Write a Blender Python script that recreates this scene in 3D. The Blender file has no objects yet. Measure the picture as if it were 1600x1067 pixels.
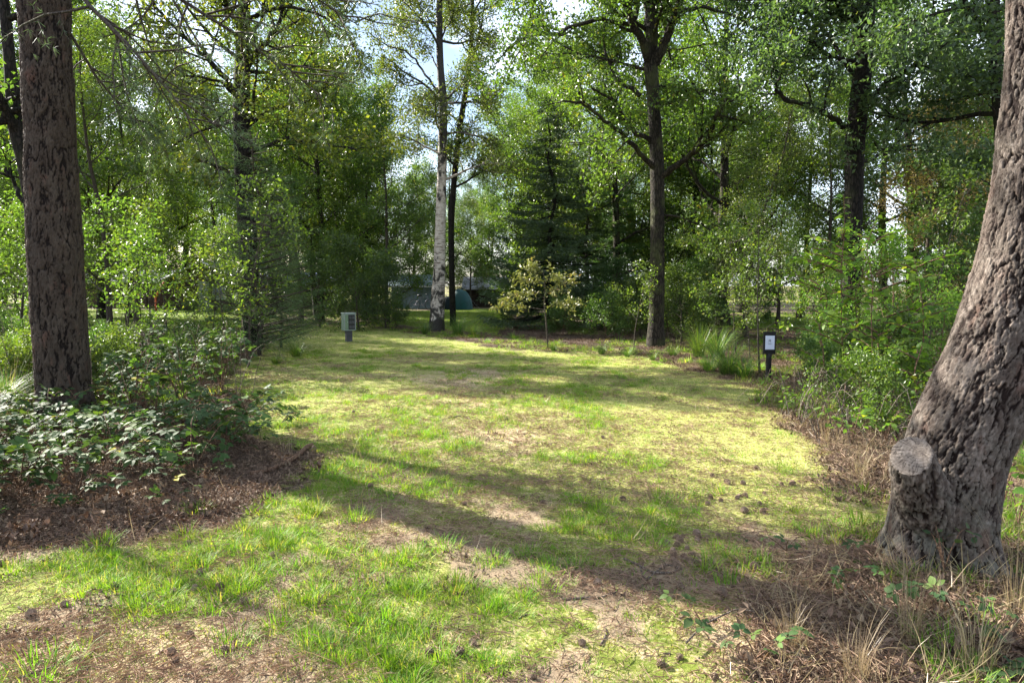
import bpy, math, random
import numpy as np
from mathutils import Vector, Matrix

# ------------------------------------------------------------------ camera, world, sun, exposure
SC = bpy.context.scene
COL = SC.collection
CAM_H = 1.6
F = 1067.0
PITCH = math.atan(88 / 1067.0)
cam_d = bpy.data.cameras.new('camera')
cam = bpy.data.objects.new('camera', cam_d)
COL.objects.link(cam)
cam.location = (0, 0, CAM_H)
cam.rotation_euler = (math.pi / 2 - PITCH, 0, 0)
cam_d.lens = 24.0
cam_d.sensor_width = 36.0
cam_d.clip_start = 0.05
cam_d.clip_end = 3000
SC.camera = cam

SUN_DIR = Vector((-0.82, 0.572, 0.0)).normalized()     # horizontal direction TOWARDS the sun
SUN_EL = math.radians(33)
world = bpy.data.worlds.new('World')
SC.world = world
world.use_nodes = True
nt = world.node_tree
nt.nodes.clear()
def wn(t, **k):
    n = nt.nodes.new(t)
    for a, b in k.items():
        setattr(n, a, b)
    return n
w_out = wn('ShaderNodeOutputWorld')
w_bg = wn('ShaderNodeBackground')
w_sky = wn('ShaderNodeTexSky', sky_type='NISHITA')
w_sky.sun_disc = False
w_sky.sun_elevation = SUN_EL
w_sky.sun_rotation = math.atan2(SUN_DIR.x, SUN_DIR.y)
w_sky.air_density = 1.0
w_sky.dust_density = 1.0
w_tc = wn('ShaderNodeTexCoord')
w_map = wn('ShaderNodeMapping')
w_map.inputs['Scale'].default_value = (1.0, 1.0, 2.2)
w_map.inputs['Location'].default_value = (0.35, 0.1, 0.2)
w_nz = wn('ShaderNodeTexNoise')
w_nz.inputs['Scale'].default_value = 2.6
w_nz.inputs['Detail'].default_value = 6
w_nz.inputs['Roughness'].default_value = 0.58
w_cr = wn('ShaderNodeValToRGB')
w_cr.color_ramp.elements[0].position = 0.42
w_cr.color_ramp.elements[1].position = 0.68
w_mix = wn('ShaderNodeMix', data_type='RGBA')
w_mix.inputs['B'].default_value = (10.5, 11.2, 12.6, 1)
nt.links.new(w_tc.outputs['Generated'], w_map.inputs['Vector'])
nt.links.new(w_map.outputs['Vector'], w_nz.inputs['Vector'])
nt.links.new(w_nz.outputs['Fac'], w_cr.inputs['Fac'])
nt.links.new(w_cr.outputs['Color'], w_mix.inputs['Factor'])
nt.links.new(w_sky.outputs['Color'], w_mix.inputs['A'])
nt.links.new(w_mix.outputs['Result'], w_bg.inputs['Color'])
nt.links.new(w_bg.outputs['Background'], w_out.inputs['Surface'])
w_bg.inputs['Strength'].default_value = 0.056

sun_d = bpy.data.lights.new('sun', 'SUN')
sun_d.energy = 5.0
sun_d.angle = math.radians(0.5)
sun_d.color = (1.0, 0.94, 0.84)
sun = bpy.data.objects.new('sun', sun_d)
COL.objects.link(sun)
sv = Vector((SUN_DIR.x * math.cos(SUN_EL), SUN_DIR.y * math.cos(SUN_EL), math.sin(SUN_EL)))
sun.rotation_euler = (-sv).to_track_quat('-Z', 'Y').to_euler()
sun.location = sv * 50

SC.view_settings.view_transform = 'Standard'
SC.view_settings.look = 'None'
SC.view_settings.exposure = 2.2
SC.view_settings.gamma = 1.0
SC.view_settings.use_curve_mapping = False
SC.render.engine = 'CYCLES'
SC.cycles.use_denoising = True
SC.cycles.max_bounces = 8
SC.cycles.transmission_bounces = 4
SC.cycles.transparent_max_bounces = 4

# ------------------------------------------------------------------ picking points
def ray(px, py):
    a = (px - 800) / F
    b = (533.5 - py) / F
    c, s = math.cos(PITCH), math.sin(PITCH)
    return np.array([a, c + b * s, -s + b * c])
def P(px, py, Y):
    d = ray(px, py)
    return np.array([0, 0, CAM_H]) + d * (Y / d[1])
def G(px, py):
    d = ray(px, py)
    return (np.array([0, 0, CAM_H]) + d * (-CAM_H / d[2]))[:2]

# ------------------------------------------------------------------ noise
def _h(ix, iy, iz, s=0):
    with np.errstate(over='ignore'):
        x = (ix.astype(np.int64) * 374761393 + iy.astype(np.int64) * 668265263 + iz.astype(np.int64) * 2147483647 + s * 1274126177) & 0xFFFFFFFF
        x = ((x ^ (x >> 13)) * 1274126177) & 0xFFFFFFFF
        x = x ^ (x >> 16)
    return (x & 0xFFFFFF) / float(0x1000000)
def vnoise(p, s=0):
    p = np.asarray(p, dtype=np.float64)
    i = np.floor(p).astype(np.int64)
    f = p - i
    f = f * f * (3 - 2 * f)
    r = 0
    for dx in (0, 1):
        for dy in (0, 1):
            for dz in (0, 1):
                w = (f[..., 0] if dx else 1 - f[..., 0]) * (f[..., 1] if dy else 1 - f[..., 1]) * (f[..., 2] if dz else 1 - f[..., 2])
                r = r + w * _h(i[..., 0] + dx, i[..., 1] + dy, i[..., 2] + dz, s)
    return r
def fbm(p, o=4, s=0):
    r = 0; a = 0.5; t = 0
    for k in range(o):
        r = r + a * vnoise(np.asarray(p) * (2.03 ** k), s + k); t += a; a *= .5
    return r / t
def n2(x, y, sc, s=0, o=3):
    p = np.stack([np.asarray(x, float) * sc, np.asarray(y, float) * sc, np.full(np.shape(x), 0.37)], -1)
    return fbm(p, o, s)
def voronoi(p):
    i = np.floor(p).astype(np.int64)
    f1 = np.full(p.shape[0], 9.0); f2 = np.full(p.shape[0], 9.0); cid = np.zeros(p.shape[0])
    for dx in (-1, 0, 1):
        for dy in (-1, 0, 1):
            for dz in (-1, 0, 1):
                a, b, c = i[:, 0] + dx, i[:, 1] + dy, i[:, 2] + dz
                q = np.stack([a + _h(a, b, c, 1), b + _h(a, b, c, 2), c + _h(a, b, c, 3)], -1)
                d = np.sqrt(((p - q) ** 2).sum(-1))
                near = d < f1
                f2 = np.where(near, f1, np.minimum(f2, d))
                cid = np.where(near, _h(a, b, c, 4), cid)
                f1 = np.where(near, d, f1)
    return f1, f2, cid
def sstep(a, b, x):
    t = np.clip((x - a) / (b - a), 0, 1)
    return t * t * (3 - 2 * t)

# ------------------------------------------------------------------ ground zones (world polygons)
def poly(px):
    return np.array([G(a, b) for a, b in px])
def inside(pg, x, y):
    x = np.asarray(x, float); y = np.asarray(y, float)
    r = np.zeros(x.shape, bool)
    n = len(pg)
    for i in range(n):
        x0, y0 = pg[i]; x1, y1 = pg[(i + 1) % n]
        c = ((y0 > y) != (y1 > y))
        with np.errstate(divide='ignore', invalid='ignore'):
            xi = (x1 - x0) * (y - y0) / (y1 - y0 + 1e-12) + x0
        r ^= c & (x < xi)
    return r
PITCH_LAWN = poly([(345, 600), (430, 530), (455, 512), (560, 509), (640, 520), (700, 532), (790, 547), (900, 553), (1000, 554), (1090, 580),
                   (1185, 606), (1250, 680), (1330, 750), (1395, 815), (1360, 850), (1280, 860), (1190, 910), (1180, 1000), (1250, 1300), (-300, 1300),
                   (-200, 960), (0, 870), (200, 845), (390, 815), (470, 775), (520, 715), (430, 690), (400, 640)])
LAWN_FAR = poly([(630, 487), (700, 484), (790, 482), (800, 508), (770, 522), (680, 514), (600, 505)])
LAWN_RIGHT = poly([(1000, 497), (1300, 490), (1700, 490), (1900, 512), (1250, 514), (1020, 510)])
LAWN_LEFT = poly([(-400, 482), (420, 484), (430, 508), (250, 520), (-600, 520)])
LAWN_EDGE = poly([(1590, 700), (1900, 640), (2100, 900), (1560, 870)])
def zones(x, y):
    jx = x + (n2(x, y, 1.3, 11) - .5) * 1.1 + (n2(x, y, 6, 12) - .5) * .45
    jy = y + (n2(x, y, 1.3, 13) - .5) * 1.1 + (n2(x, y, 6, 14) - .5) * .45
    lawn = inside(PITCH_LAWN, jx, jy)
    far = inside(LAWN_FAR, jx, jy) | inside(LAWN_RIGHT, jx, jy) | inside(LAWN_LEFT, jx, jy) | inside(LAWN_EDGE, jx, jy)
    return lawn.astype(float), far.astype(float)
def ground_h(x, y):
    x = np.asarray(x, float); y = np.asarray(y, float)
    return (n2(x, y, 0.45, 21, 2) - .5) * .09 + (n2(x, y, 2.2, 22, 3) - .5) * .035
def gz(x, y):
    return float(ground_h(np.array([x]), np.array([y]))[0])
def worn(x, y, py):
    # worn brown places on the front of the lawn, 0..1
    return sstep(.50, .62, n2(x, y, 1.9, 88, 4)) * sstep(740, 840, py)
def zpx(x, y):
    """pixel of a ground point, for laying out what the ground carries"""
    x = np.asarray(x, float); y = np.asarray(y, float)
    c, s = math.cos(PITCH), math.sin(PITCH)
    dz = y * c + CAM_H * s
    up = y * s - CAM_H * c
    return 800 + F * x / dz, 533.5 - F * up / dz

# ------------------------------------------------------------------ materials
MATS = {}
def new_mat(name):
    m = bpy.data.materials.new(name)
    m.use_nodes = True
    m.node_tree.nodes.clear()
    MATS[name] = m
    return m, m.node_tree
class NB:
    def __init__(s, t): s.t = t
    def n(s, ty, ins=None, **k):
        n = s.t.nodes.new(ty)
        for a, b in k.items(): setattr(n, a, b)
        if ins:
            for a, b in ins.items():
                if hasattr(b, 'is_linked') or isinstance(b, bpy.types.NodeSocket): s.t.links.new(b, n.inputs[a])
                else: n.inputs[a].default_value = b
        return n
    def noise(s, vec, scale, detail=4, rough=.55, dist=0):
        return s.n('ShaderNodeTexNoise', {'Vector': vec, 'Scale': scale, 'Detail': detail, 'Roughness': rough, 'Distortion': dist}).outputs['Fac']
    def ramp(s, fac, els, interp='LINEAR'):
        r = s.n('ShaderNodeValToRGB', {'Fac': fac})
        cr = r.color_ramp; cr.interpolation = interp
        while len(cr.elements) < len(els): cr.elements.new(0.5)
        for e, (p, c) in zip(cr.elements, els):
            e.position = p
            e.color = tuple(c) + (1,) if len(c) == 3 else c
        return r.outputs['Color']
    def mix(s, fac, a, b, mode='MIX'):
        return s.n('ShaderNodeMix', {'Factor': fac, 'A': a, 'B': b}, data_type='RGBA', blend_type=mode).outputs['Result']
    def math(s, op, a, b=0.0):
        return s.n('ShaderNodeMath', {0: a, 1: b}, operation=op).outputs[0]
    def bump(s, h, strength, dist):
        return s.n('ShaderNodeBump', {'Height': h, 'Strength': strength, 'Distance': dist}).outputs['Normal']
    def map(s, vec, scale, rot=(0, 0, 0)):
        return s.n('ShaderNodeMapping', {'Vector': vec, 'Scale': scale, 'Rotation': rot}).outputs['Vector']
    def obj(s): return s.n('ShaderNodeTexCoord').outputs['Object']
    def geo(s): return s.n('ShaderNodeNewGeometry').outputs['Position']
    def attr(s, name, out='Fac'): return s.n('ShaderNodeAttribute', attribute_name=name).outputs[out]
    def out(s, sh): s.n('ShaderNodeOutputMaterial', {'Surface': sh})
    def pri(s, color, rough=.6, spec=.3, normal=None, metal=0):
        d = {'Base Color': color, 'Roughness': rough, 'Specular IOR Level': spec, 'Metallic': metal}
        if normal is not None: d['Normal'] = normal
        return s.n('ShaderNodeBsdfPrincipled', d).outputs[0]
def c4(c): return tuple(c) + (1,)

def foliage_mat(name, ramp, trans=.45, tgain=1.7, rough=.42, spec=.5, jitter=.25, ttint=(.90, .96, .36)):
    m, t = new_mat(name); b = NB(t)
    v = b.attr('var')
    col = b.ramp(v, ramp)
    oi = b.n('ShaderNodeObjectInfo').outputs['Random']
    hsv = b.n('ShaderNodeHueSaturation', {'Color': col, 'Saturation': 1.0,
              'Hue': b.math('ADD', b.math('MULTIPLY', oi, .03), .485),
              'Value': b.math('ADD', b.math('MULTIPLY', oi, jitter), 1 - jitter / 2)}).outputs[0]
    p = b.pri(hsv, rough, spec)
    tc = b.mix(1.0, hsv, c4([tgain * x for x in ttint]), 'MULTIPLY')
    tr = b.n('ShaderNodeBsdfTranslucent', {'Color': tc}).outputs[0]
    b.out(b.n('ShaderNodeMixShader', {0: trans, 1: p, 2: tr}).outputs[0])
    return m
foliage_mat('leaf_oak', [(0, (.045, .080, .020)), (.5, (.080, .138, .026)), (.85, (.12, .18, .03)), (.97, (.22, .20, .03)), (1, (.25, .14, .04))])
foliage_mat('leaf_dark', [(0, (.036, .064, .036)), (.5, (.062, .105, .050)), (.9, (.095, .14, .05)), (1, (.16, .15, .03))])
foliage_mat('leaf_light', [(0, (.05, .085, .018)), (.5, (.085, .14, .024)), (.85, (.12, .17, .03)), (1, (.26, .23, .035))])
foliage_mat('leaf_fresh', [(0, (.06, .11, .025)), (.5, (.105, .185, .035)), (.85, (.15, .23, .04)), (1, (.30, .27, .04))], trans=.5, rough=.5, spec=.2)
foliage_mat('leaf_birch', [(0, (.05, .075, .02)), (.5, (.08, .11, .03)), (.9, (.14, .16, .03)), (1, (.32, .25, .04))])
foliage_mat('leaf_yellow', [(0, (.045, .075, .016)), (.55, (.09, .125, .022)), (.85, (.17, .19, .025)), (1, (.30, .25, .03))])
foliage_mat('leaf_bronze', [(0, (.12, .15, .04)), (.7, (.25, .26, .09)), (1, (.30, .22, .09))], trans=.25, tgain=1.2)
foliage_mat('leaf_rust', [(0, (.12, .12, .04)), (.5, (.22, .19, .07)), (1, (.24, .15, .07))], trans=.35)
foliage_mat('leaf_bramble', [(0, (.030, .055, .024)), (.5, (.050, .088, .032)), (.93, (.085, .14, .03)), (1, (.35, .28, .03))], trans=.3, rough=.6, spec=.14)
foliage_mat('leaf_bush', [(0, (.035, .065, .025)), (.5, (.065, .115, .03)), (.9, (.11, .17, .035)), (1, (.30, .28, .04))], trans=.4, rough=.42, spec=.4)
foliage_mat('needle_pine', [(0, (.045, .078, .030)), (.6, (.09, .14, .055)), (1, (.16, .21, .09))], trans=.28, tgain=1.3, ttint=(1, 1, .7))
foliage_mat('needle_spruce', [(0, (.030, .062, .028)), (.6, (.060, .11, .042)), (1, (.10, .16, .055))], trans=.22, tgain=1.4, ttint=(1, 1, .6))
foliage_mat('needle_fresh', [(0, (.03, .065, .02)), (.6, (.06, .12, .035)), (1, (.10, .17, .04))], trans=.35, tgain=1.5, ttint=(1, 1, .6))
foliage_mat('grass_blade', [(0, (.07, .15, .018)), (.5, (.125, .255, .028)), (.85, (.19, .32, .035)), (1, (.42, .36, .16))], trans=.4, tgain=1.5, rough=.5, spec=.15, ttint=(1.05, 1.0, .25))
foliage_mat('grass_moss', [(0, (.14, .175, .030)), (.5, (.26, .30, .060)), (1, (.52, .45, .25))], trans=.35, tgain=1.3, rough=.6, spec=.2, ttint=(1.1, 1.0, .3))
foliage_mat('grass_dry', [(0, (.20, .15, .08)), (1, (.42, .34, .2))], trans=.3, tgain=1.1, ttint=(1, 1, .8))
foliage_mat('sedge', [(0, (.045, .09, .02)), (.6, (.08, .15, .03)), (.9, (.13, .19, .04)), (1, (.34, .29, .13))], trans=.4, tgain=1.5)
foliage_mat('dry_leaf', [(0, (.07, .048, .034)), (.4, (.17, .12, .085)), (.8, (.33, .245, .18)), (1, (.50, .40, .31))], trans=.12, tgain=1.0, rough=.75, spec=.12, ttint=(1, .8, .6))
foliage_mat('needle_litter', [(0, (.20, .13, .09)), (.6, (.42, .29, .20)), (1, (.60, .46, .33))], trans=.05, tgain=1.0, rough=.6, ttint=(1, .9, .7))

def bark_mat(name, dark, mid, light, sc=1.0, moss=0.0, zs=.28):
    m, t = new_mat(name); b = NB(t)
    o = b.obj()
    v = b.map(o, (14 * sc, 14 * sc, 14 * sc * zs))
    d = b.n('ShaderNodeTexNoise', {'Vector': v, 'Scale': 1.2, 'Detail': 3}).outputs['Color']
    vv = b.n('ShaderNodeVectorMath', {0: v, 1: d}, operation='ADD').outputs[0]
    vo = b.n('ShaderNodeTexVoronoi', {'Vector': vv, 'Scale': 1.4}, feature='DISTANCE_TO_EDGE').outputs['Distance']
    crack = b.ramp(vo, [(0, (0, 0, 0)), (.22, (1, 1, 1))])
    nz = b.noise(b.map(o, (30 * sc, 30 * sc, 10 * sc)), 1.0, 6, .65)
    big = b.noise(o, 2.3, 4)
    col = b.ramp(nz, [(.3, mid), (.7, light)])
    col = b.mix(crack, c4(dark), col)
    if moss:
        mk = b.ramp(big, [(.48, (0, 0, 0)), (.62, (moss, moss, moss))])
        col = b.mix(mk, col, c4((.075, .085, .03)))
    h = b.math('ADD', b.math('MULTIPLY', crack, .7), b.math('MULTIPLY', nz, .5))
    b.out(b.pri(col, .85, .2, b.bump(h, .9, .02 / sc)))
    return m
bark_mat('bark_oak', (.008, .007, .005), (.028, .022, .017), (.060, .050, .038), 1.0, .5)
bark_mat('bark_dark', (.005, .0045, .004), (.015, .012, .010), (.034, .028, .023), 1.0, .15)
bark_mat('bark_thin', (.03, .025, .02), (.07, .055, .042), (.13, .105, .085), 2.5, .3)
bark_mat('bark_shoot', (.07, .04, .025), (.14, .08, .05), (.22, .14, .09), 3.0, 0)
bark_mat('twig_dead', (.06, .05, .04), (.14, .11, .085), (.26, .21, .17), 3.0, 0)

def birch_mat():
    m, t = new_mat('bark_birch'); b = NB(t)
    o = b.obj()
    lines = b.noise(b.map(o, (3.5, 3.5, 30)), 1.0, 3, .5)
    lk = b.ramp(lines, [(.56, (0, 0, 0)), (.64, (1, 1, 1))])
    big = b.noise(b.map(o, (4.0, 4.0, 2.6)), 1.0, 5, .65, .4)
    z = b.n('ShaderNodeSeparateXYZ', {0: o}).outputs['Z']
    low = b.ramp(b.math('MULTIPLY', z, .1), [(0, (.32, .32, .32)), (.06, (.12, .12, .12)), (.3, (0, 0, 0)), (.62, (.10, .10, .10)), (1, (.3, .3, .3))])
    bk = b.ramp(b.math('ADD', big, low), [(.56, (0, 0, 0)), (.64, (1, 1, 1))])
    base = b.ramp(b.noise(o, 9, 4), [(.3, (.30, .25, .21)), (.7, (.58, .52, .46))])
    col = b.mix(lk, base, c4((.12, .09, .07)))
    col = b.mix(bk, col, c4((.03, .026, .022)))
    b.out(b.pri(col, .6, .3, b.bump(b.math('SUBTRACT', b.math('MULTIPLY', lines, .3), b.math('MULTIPLY', bk, .5)), .6, .02)))
birch_mat()

def pine_mat(name, crack, a, bb, c, lichen):
    m, t = new_mat(name); b = NB(t)
    o = b.obj()
    h = b.attr('h'); cid = b.attr('cid')
    nz = b.noise(b.map(o, (60, 60, 22)), 1.0, 6, .7)
    fine = b.noise(o, 170, 4, .6)
    flake = b.n('ShaderNodeTexVoronoi', {'Vector': b.map(o, (46, 46, 26)), 'Scale': 1.0}).outputs['Distance']
    col = b.ramp(b.math('ADD', b.math('MULTIPLY', cid, .55), b.math('MULTIPLY', nz, .5)), [(.25, a), (.5, bb), (.75, c)])
    big = b.noise(o, 3.2, 5, .6)
    z = b.n('ShaderNodeSeparateXYZ', {0: o}).outputs['Z']
    lz = b.ramp(z, [(0, (.75, .75, .75)), (.5, (.25, .25, .25)), (1, (.12, .12, .12))])
    lk = b.mix(1.0, b.ramp(b.noise(o, 9, 5, .6), [(.42, (0, 0, 0)), (.6, (1, 1, 1))]), lz, 'MULTIPLY')
    col = b.mix(lk, col, c4(lichen))
    rust = b.ramp(b.noise(b.map(o, (9, 9, 4)), 1.0, 4), [(.58, (0, 0, 0)), (.78, (.45, .45, .45))])
    col = b.mix(rust, col, c4((.16, .07, .045)))
    ck = b.ramp(h, [(.22, (0, 0, 0)), (.70, (1, 1, 1))])
    col = b.mix(ck, c4(crack), col)
    hh = b.math('ADD', b.math('MULTIPLY', nz, .6), b.math('ADD', b.math('MULTIPLY', fine, .35), b.math('MULTIPLY', flake, .4)))
    b.out(b.pri(col, .8, .22, b.bump(hh, 1.0, .018)))
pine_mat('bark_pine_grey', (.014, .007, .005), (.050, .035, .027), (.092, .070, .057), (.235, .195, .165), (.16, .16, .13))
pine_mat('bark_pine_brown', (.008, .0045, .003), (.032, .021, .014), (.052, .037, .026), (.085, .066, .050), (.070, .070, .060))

def cutwood():
    m, t = new_mat('cut_wood'); b = NB(t)
    o = b.obj()
    d = b.n('ShaderNodeTexNoise', {'Vector': o, 'Scale': 3.5, 'Detail': 2}).outputs['Color']
    vv = b.mix(.06, o, d)
    sx = b.n('ShaderNodeSeparateXYZ', {0: vv})
    r = b.n('ShaderNodeMath', {0: b.math('ADD', b.math('POWER', sx.outputs[0], 2.0), b.math('POWER', sx.outputs[1], 2.0)), 1: .5}, operation='POWER').outputs[0]
    w = b.math('MULTIPLY', b.math('SINE', b.math('MULTIPLY', r, 430.0)), b.noise(o, 30, 3))
    ang = b.math('ARCTAN2', sx.outputs[0], sx.outputs[1])
    nz = b.noise(o, 26, 6, .65)
    col = b.ramp(nz, [(.3, (.12, .095, .08)), (.5, (.23, .19, .155)), (.7, (.36, .30, .25))])
    col = b.mix(b.math('MULTIPLY', b.math('ADD', w, 1.0), .22), col, c4((.05, .037, .03)))
    rc = b.ramp(b.n('ShaderNodeTexNoise', {'Vector': b.n('ShaderNodeCombineXYZ', {0: b.math('MULTIPLY', ang, 2.6), 1: b.math('MULTIPLY', r, 7.0)}).outputs[0], 'Scale': 1.6, 'Detail': 2}).outputs['Fac'], [(.475, (0, 0, 0)), (.5, (1, 1, 1)), (.525, (0, 0, 0))])
    col = b.mix(b.math('MULTIPLY', rc, .8), col, c4((.03, .02, .016)))
    b.out(b.pri(col, .8, .2, b.bump(b.math('SUBTRACT', nz, rc), .6, .006)))
cutwood()

def ground_mat():
    m, t = new_mat('ground'); b = NB(t)
    g = b.geo()
    zc = b.attr('zone', 'Color')
    s = b.n('ShaderNodeSeparateColor', {0: zc})
    lawn, moss, bare = s.outputs[0], s.outputs[1], s.outputs[2]
    n1 = b.noise(g, 2.4, 5, .6); n22 = b.noise(g, 11, 5, .65); n3 = b.noise(g, 60, 5, .7); n4 = b.noise(g, 190, 3, .7)
    litter = b.ramp(n3, [(.25, (.035, .025, .02)), (.5, (.10, .07, .052)), (.75, (.24, .18, .14))])
    litter = b.mix(b.ramp(n22, [(.4, (0, 0, 0)), (.7, (.6, .6, .6))]), litter, c4((.05, .040, .028)))
    tan = b.ramp(n4, [(.3, (.22, .15, .10)), (.5, (.42, .31, .21)), (.7, (.60, .47, .34))])
    mossc = b.ramp(n3, [(.3, (.13, .15, .030)), (.5, (.27, .28, .07)), (.68, (.54, .47, .27))])
    grass = b.ramp(n3, [(.3, (.08, .11, .018)), (.6, (.16, .20, .03)), (.8, (.30, .28, .10))])
    lawnc = b.mix(b.ramp(b.math('ADD', n22, b.math('MULTIPLY', b.math('SUBTRACT', moss, .5), .6)), [(.40, (0, 0, 0)), (.60, (1, 1, 1))]), grass, mossc)
    lawnc = b.mix(b.ramp(b.math('ADD', b.math('MULTIPLY', n3, .6), b.math('ADD', b.math('MULTIPLY', n22, .4), b.math('MULTIPLY', b.math('SUBTRACT', bare, .5), .75))), [(.47, (0, 0, 0)), (.62, (.85, .85, .85))]), lawnc, tan)
    col = b.mix(lawn, litter, lawnc)
    h = b.math('ADD', b.math('MULTIPLY', n3, .6), b.math('ADD', b.math('MULTIPLY', n4, .35), b.math('MULTIPLY', n22, .8)))
    b.out(b.pri(col, .9, .12, b.bump(h, .9, .02)))
ground_mat()

def plain(name, col, rough=.5, spec=.4, metal=0, var=.15, scale=8, bump=.15, dark=.6):
    m, t = new_mat(name); b = NB(t)
    o = b.obj()
    nz = b.noise(o, scale, 5, .6)
    a = c4([x * (1 - var) for x in col]); bb = c4([min(1, x * (1 + var)) for x in col])
    c = b.mix(b.ramp(nz, [(.3, (0, 0, 0)), (.7, (1, 1, 1))]), a, bb)
    gr = b.noise(b.map(o, (scale * 2, scale * 2, scale * .5)), 1.0, 5, .7)
    c = b.mix(b.ramp(gr, [(.55, (0, 0, 0)), (.75, (var, var, var))]), c, c4([x * dark for x in col]))
    b.out(b.pri(c, rough, spec, b.bump(nz, bump, .01), metal))
    return m
plain('box_green', (.12, .19, .16), .45, .4)
plain('box_green_light', (.16, .24, .15), .45, .4)
plain('box_edge', (.24, .29, .28), .4, .5)
plain('box_post', (.075, .075, .085), .7, .2, var=.3)
plain('black_plastic', (.012, .012, .014), .4, .4)
plain('post_black', (.014, .013, .013), .7, .25, var=.3)
plain('sheet_white', (.62, .66, .80), .35, .5, var=.05)
plain('print_green', (.05, .12, .09), .5, .3)
plain('print_dark', (.08, .09, .12), .5, .3)
plain('tent_teal', (.008, .065, .072), .55, .35, var=.2, scale=3)
plain('tent_dark', (.006, .014, .02), .7, .2)
plain('wall_dark', (.045, .032, .026), .8, .2, var=.35, scale=5)
plain('wall_brown', (.09, .06, .045), .8, .2, var=.3, scale=5)
plain('wall_grey', (.22, .24, .26), .7, .2, var=.2)
plain('roof_slate', (.16, .18, .24), .6, .35, var=.25, scale=3)
plain('roof_blue', (.09, .13, .30), .5, .4, var=.2, scale=3)
plain('roof_pale', (.26, .27, .31), .6, .3, var=.2, scale=3)
plain('board_orange', (.42, .09, .03), .6, .3, var=.2)
plain('board_white', (.55, .56, .60), .6, .3)
plain('canvas_grey', (.17, .23, .27), .7, .2, var=.25, scale=3)
plain('window_glass', (.05, .07, .16), .08, .8, var=.1)
plain('bike_frame', (.20, .20, .27), .3, .5)
plain('tyre', (.02, .02, .022), .8, .2)
plain('rim_metal', (.5, .5, .52), .3, .5, metal=.8)
plain('cone_brown', (.25, .18, .13), .75, .2, var=.4, scale=40)

# ------------------------------------------------------------------ mesh making
def make_mesh(name, V, Fq=None, Ft=None, mats=(), mi=None, var=None, smooth=False, attrs=None):
    V = np.asarray(V, np.float32)
    nq = 0 if Fq is None else len(Fq)
    ntr = 0 if Ft is None else len(Ft)
    me = bpy.data.meshes.new(name)
    me.vertices.add(len(V))
    me.vertices.foreach_set('co', V.ravel())
    loops = []
    if nq: loops.append(np.asarray(Fq, np.int32).ravel())
    if ntr: loops.append(np.asarray(Ft, np.int32).ravel())
    loops = np.concatenate(loops) if loops else np.zeros(0, np.int32)
    me.loops.add(len(loops))
    me.loops.foreach_set('vertex_index', loops)
    tot = np.concatenate([np.full(nq, 4, np.int32), np.full(ntr, 3, np.int32)])
    start = np.concatenate([[0], np.cumsum(tot)[:-1]]).astype(np.int32) if len(tot) else np.zeros(0, np.int32)
    me.polygons.add(nq + ntr)
    me.polygons.foreach_set('loop_start', start)
    me.polygons.foreach_set('loop_total', tot)
    if mi is not None: me.polygons.foreach_set('material_index', np.asarray(mi, np.int32))
    me.polygons.foreach_set('use_smooth', np.full(nq + ntr, bool(smooth)))
    for mt in mats: me.materials.append(MATS[mt] if isinstance(mt, str) else mt)
    me.update(calc_edges=True)
    if var is not None:
        a = me.attributes.new('var', 'FLOAT', 'FACE')
        a.data.foreach_set('value', np.asarray(var, np.float32))
    for k, (dom, typ, arr) in (attrs or {}).items():
        a = me.attributes.new(k, typ, dom)
        a.data.foreach_set('color' if 'COLOR' in typ else 'value', np.asarray(arr, np.float32).ravel())
    return me
def put(name, me, parent=None, loc=None, rot=None, scale=None):
    o = bpy.data.objects.new(name, me)
    COL.objects.link(o)
    if parent is not None: o.parent = parent
    if loc is not None: o.location = loc
    if rot is not None: o.rotation_euler = rot
    if scale is not None: o.scale = (scale,) * 3 if not hasattr(scale, '__len__') else scale
    return o
def tag(o, label=None, cat=None, group=None, kind=None):
    if label: o['label'] = label
    if cat: o['category'] = cat
    if group: o['group'] = group
    if kind: o['kind'] = kind
    return o
def empty(name, loc, rz=0):
    o = bpy.data.objects.new(name, None)
    o.empty_display_size = .2
    COL.objects.link(o)
    o.location = loc
    o.rotation_euler = (0, 0, rz)
    return o
def copy_tree(o, parent=None, kids=None):
    c = o.copy(); COL.objects.link(c); c.parent = parent
    for ch in (KIDS.get(o.name, []) if kids is None else kids):
        copy_tree(ch, c)
    return c
KIDS = {}
def kid(parent, child):
    KIDS.setdefault(parent.name, []).append(child)
    return child

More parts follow.
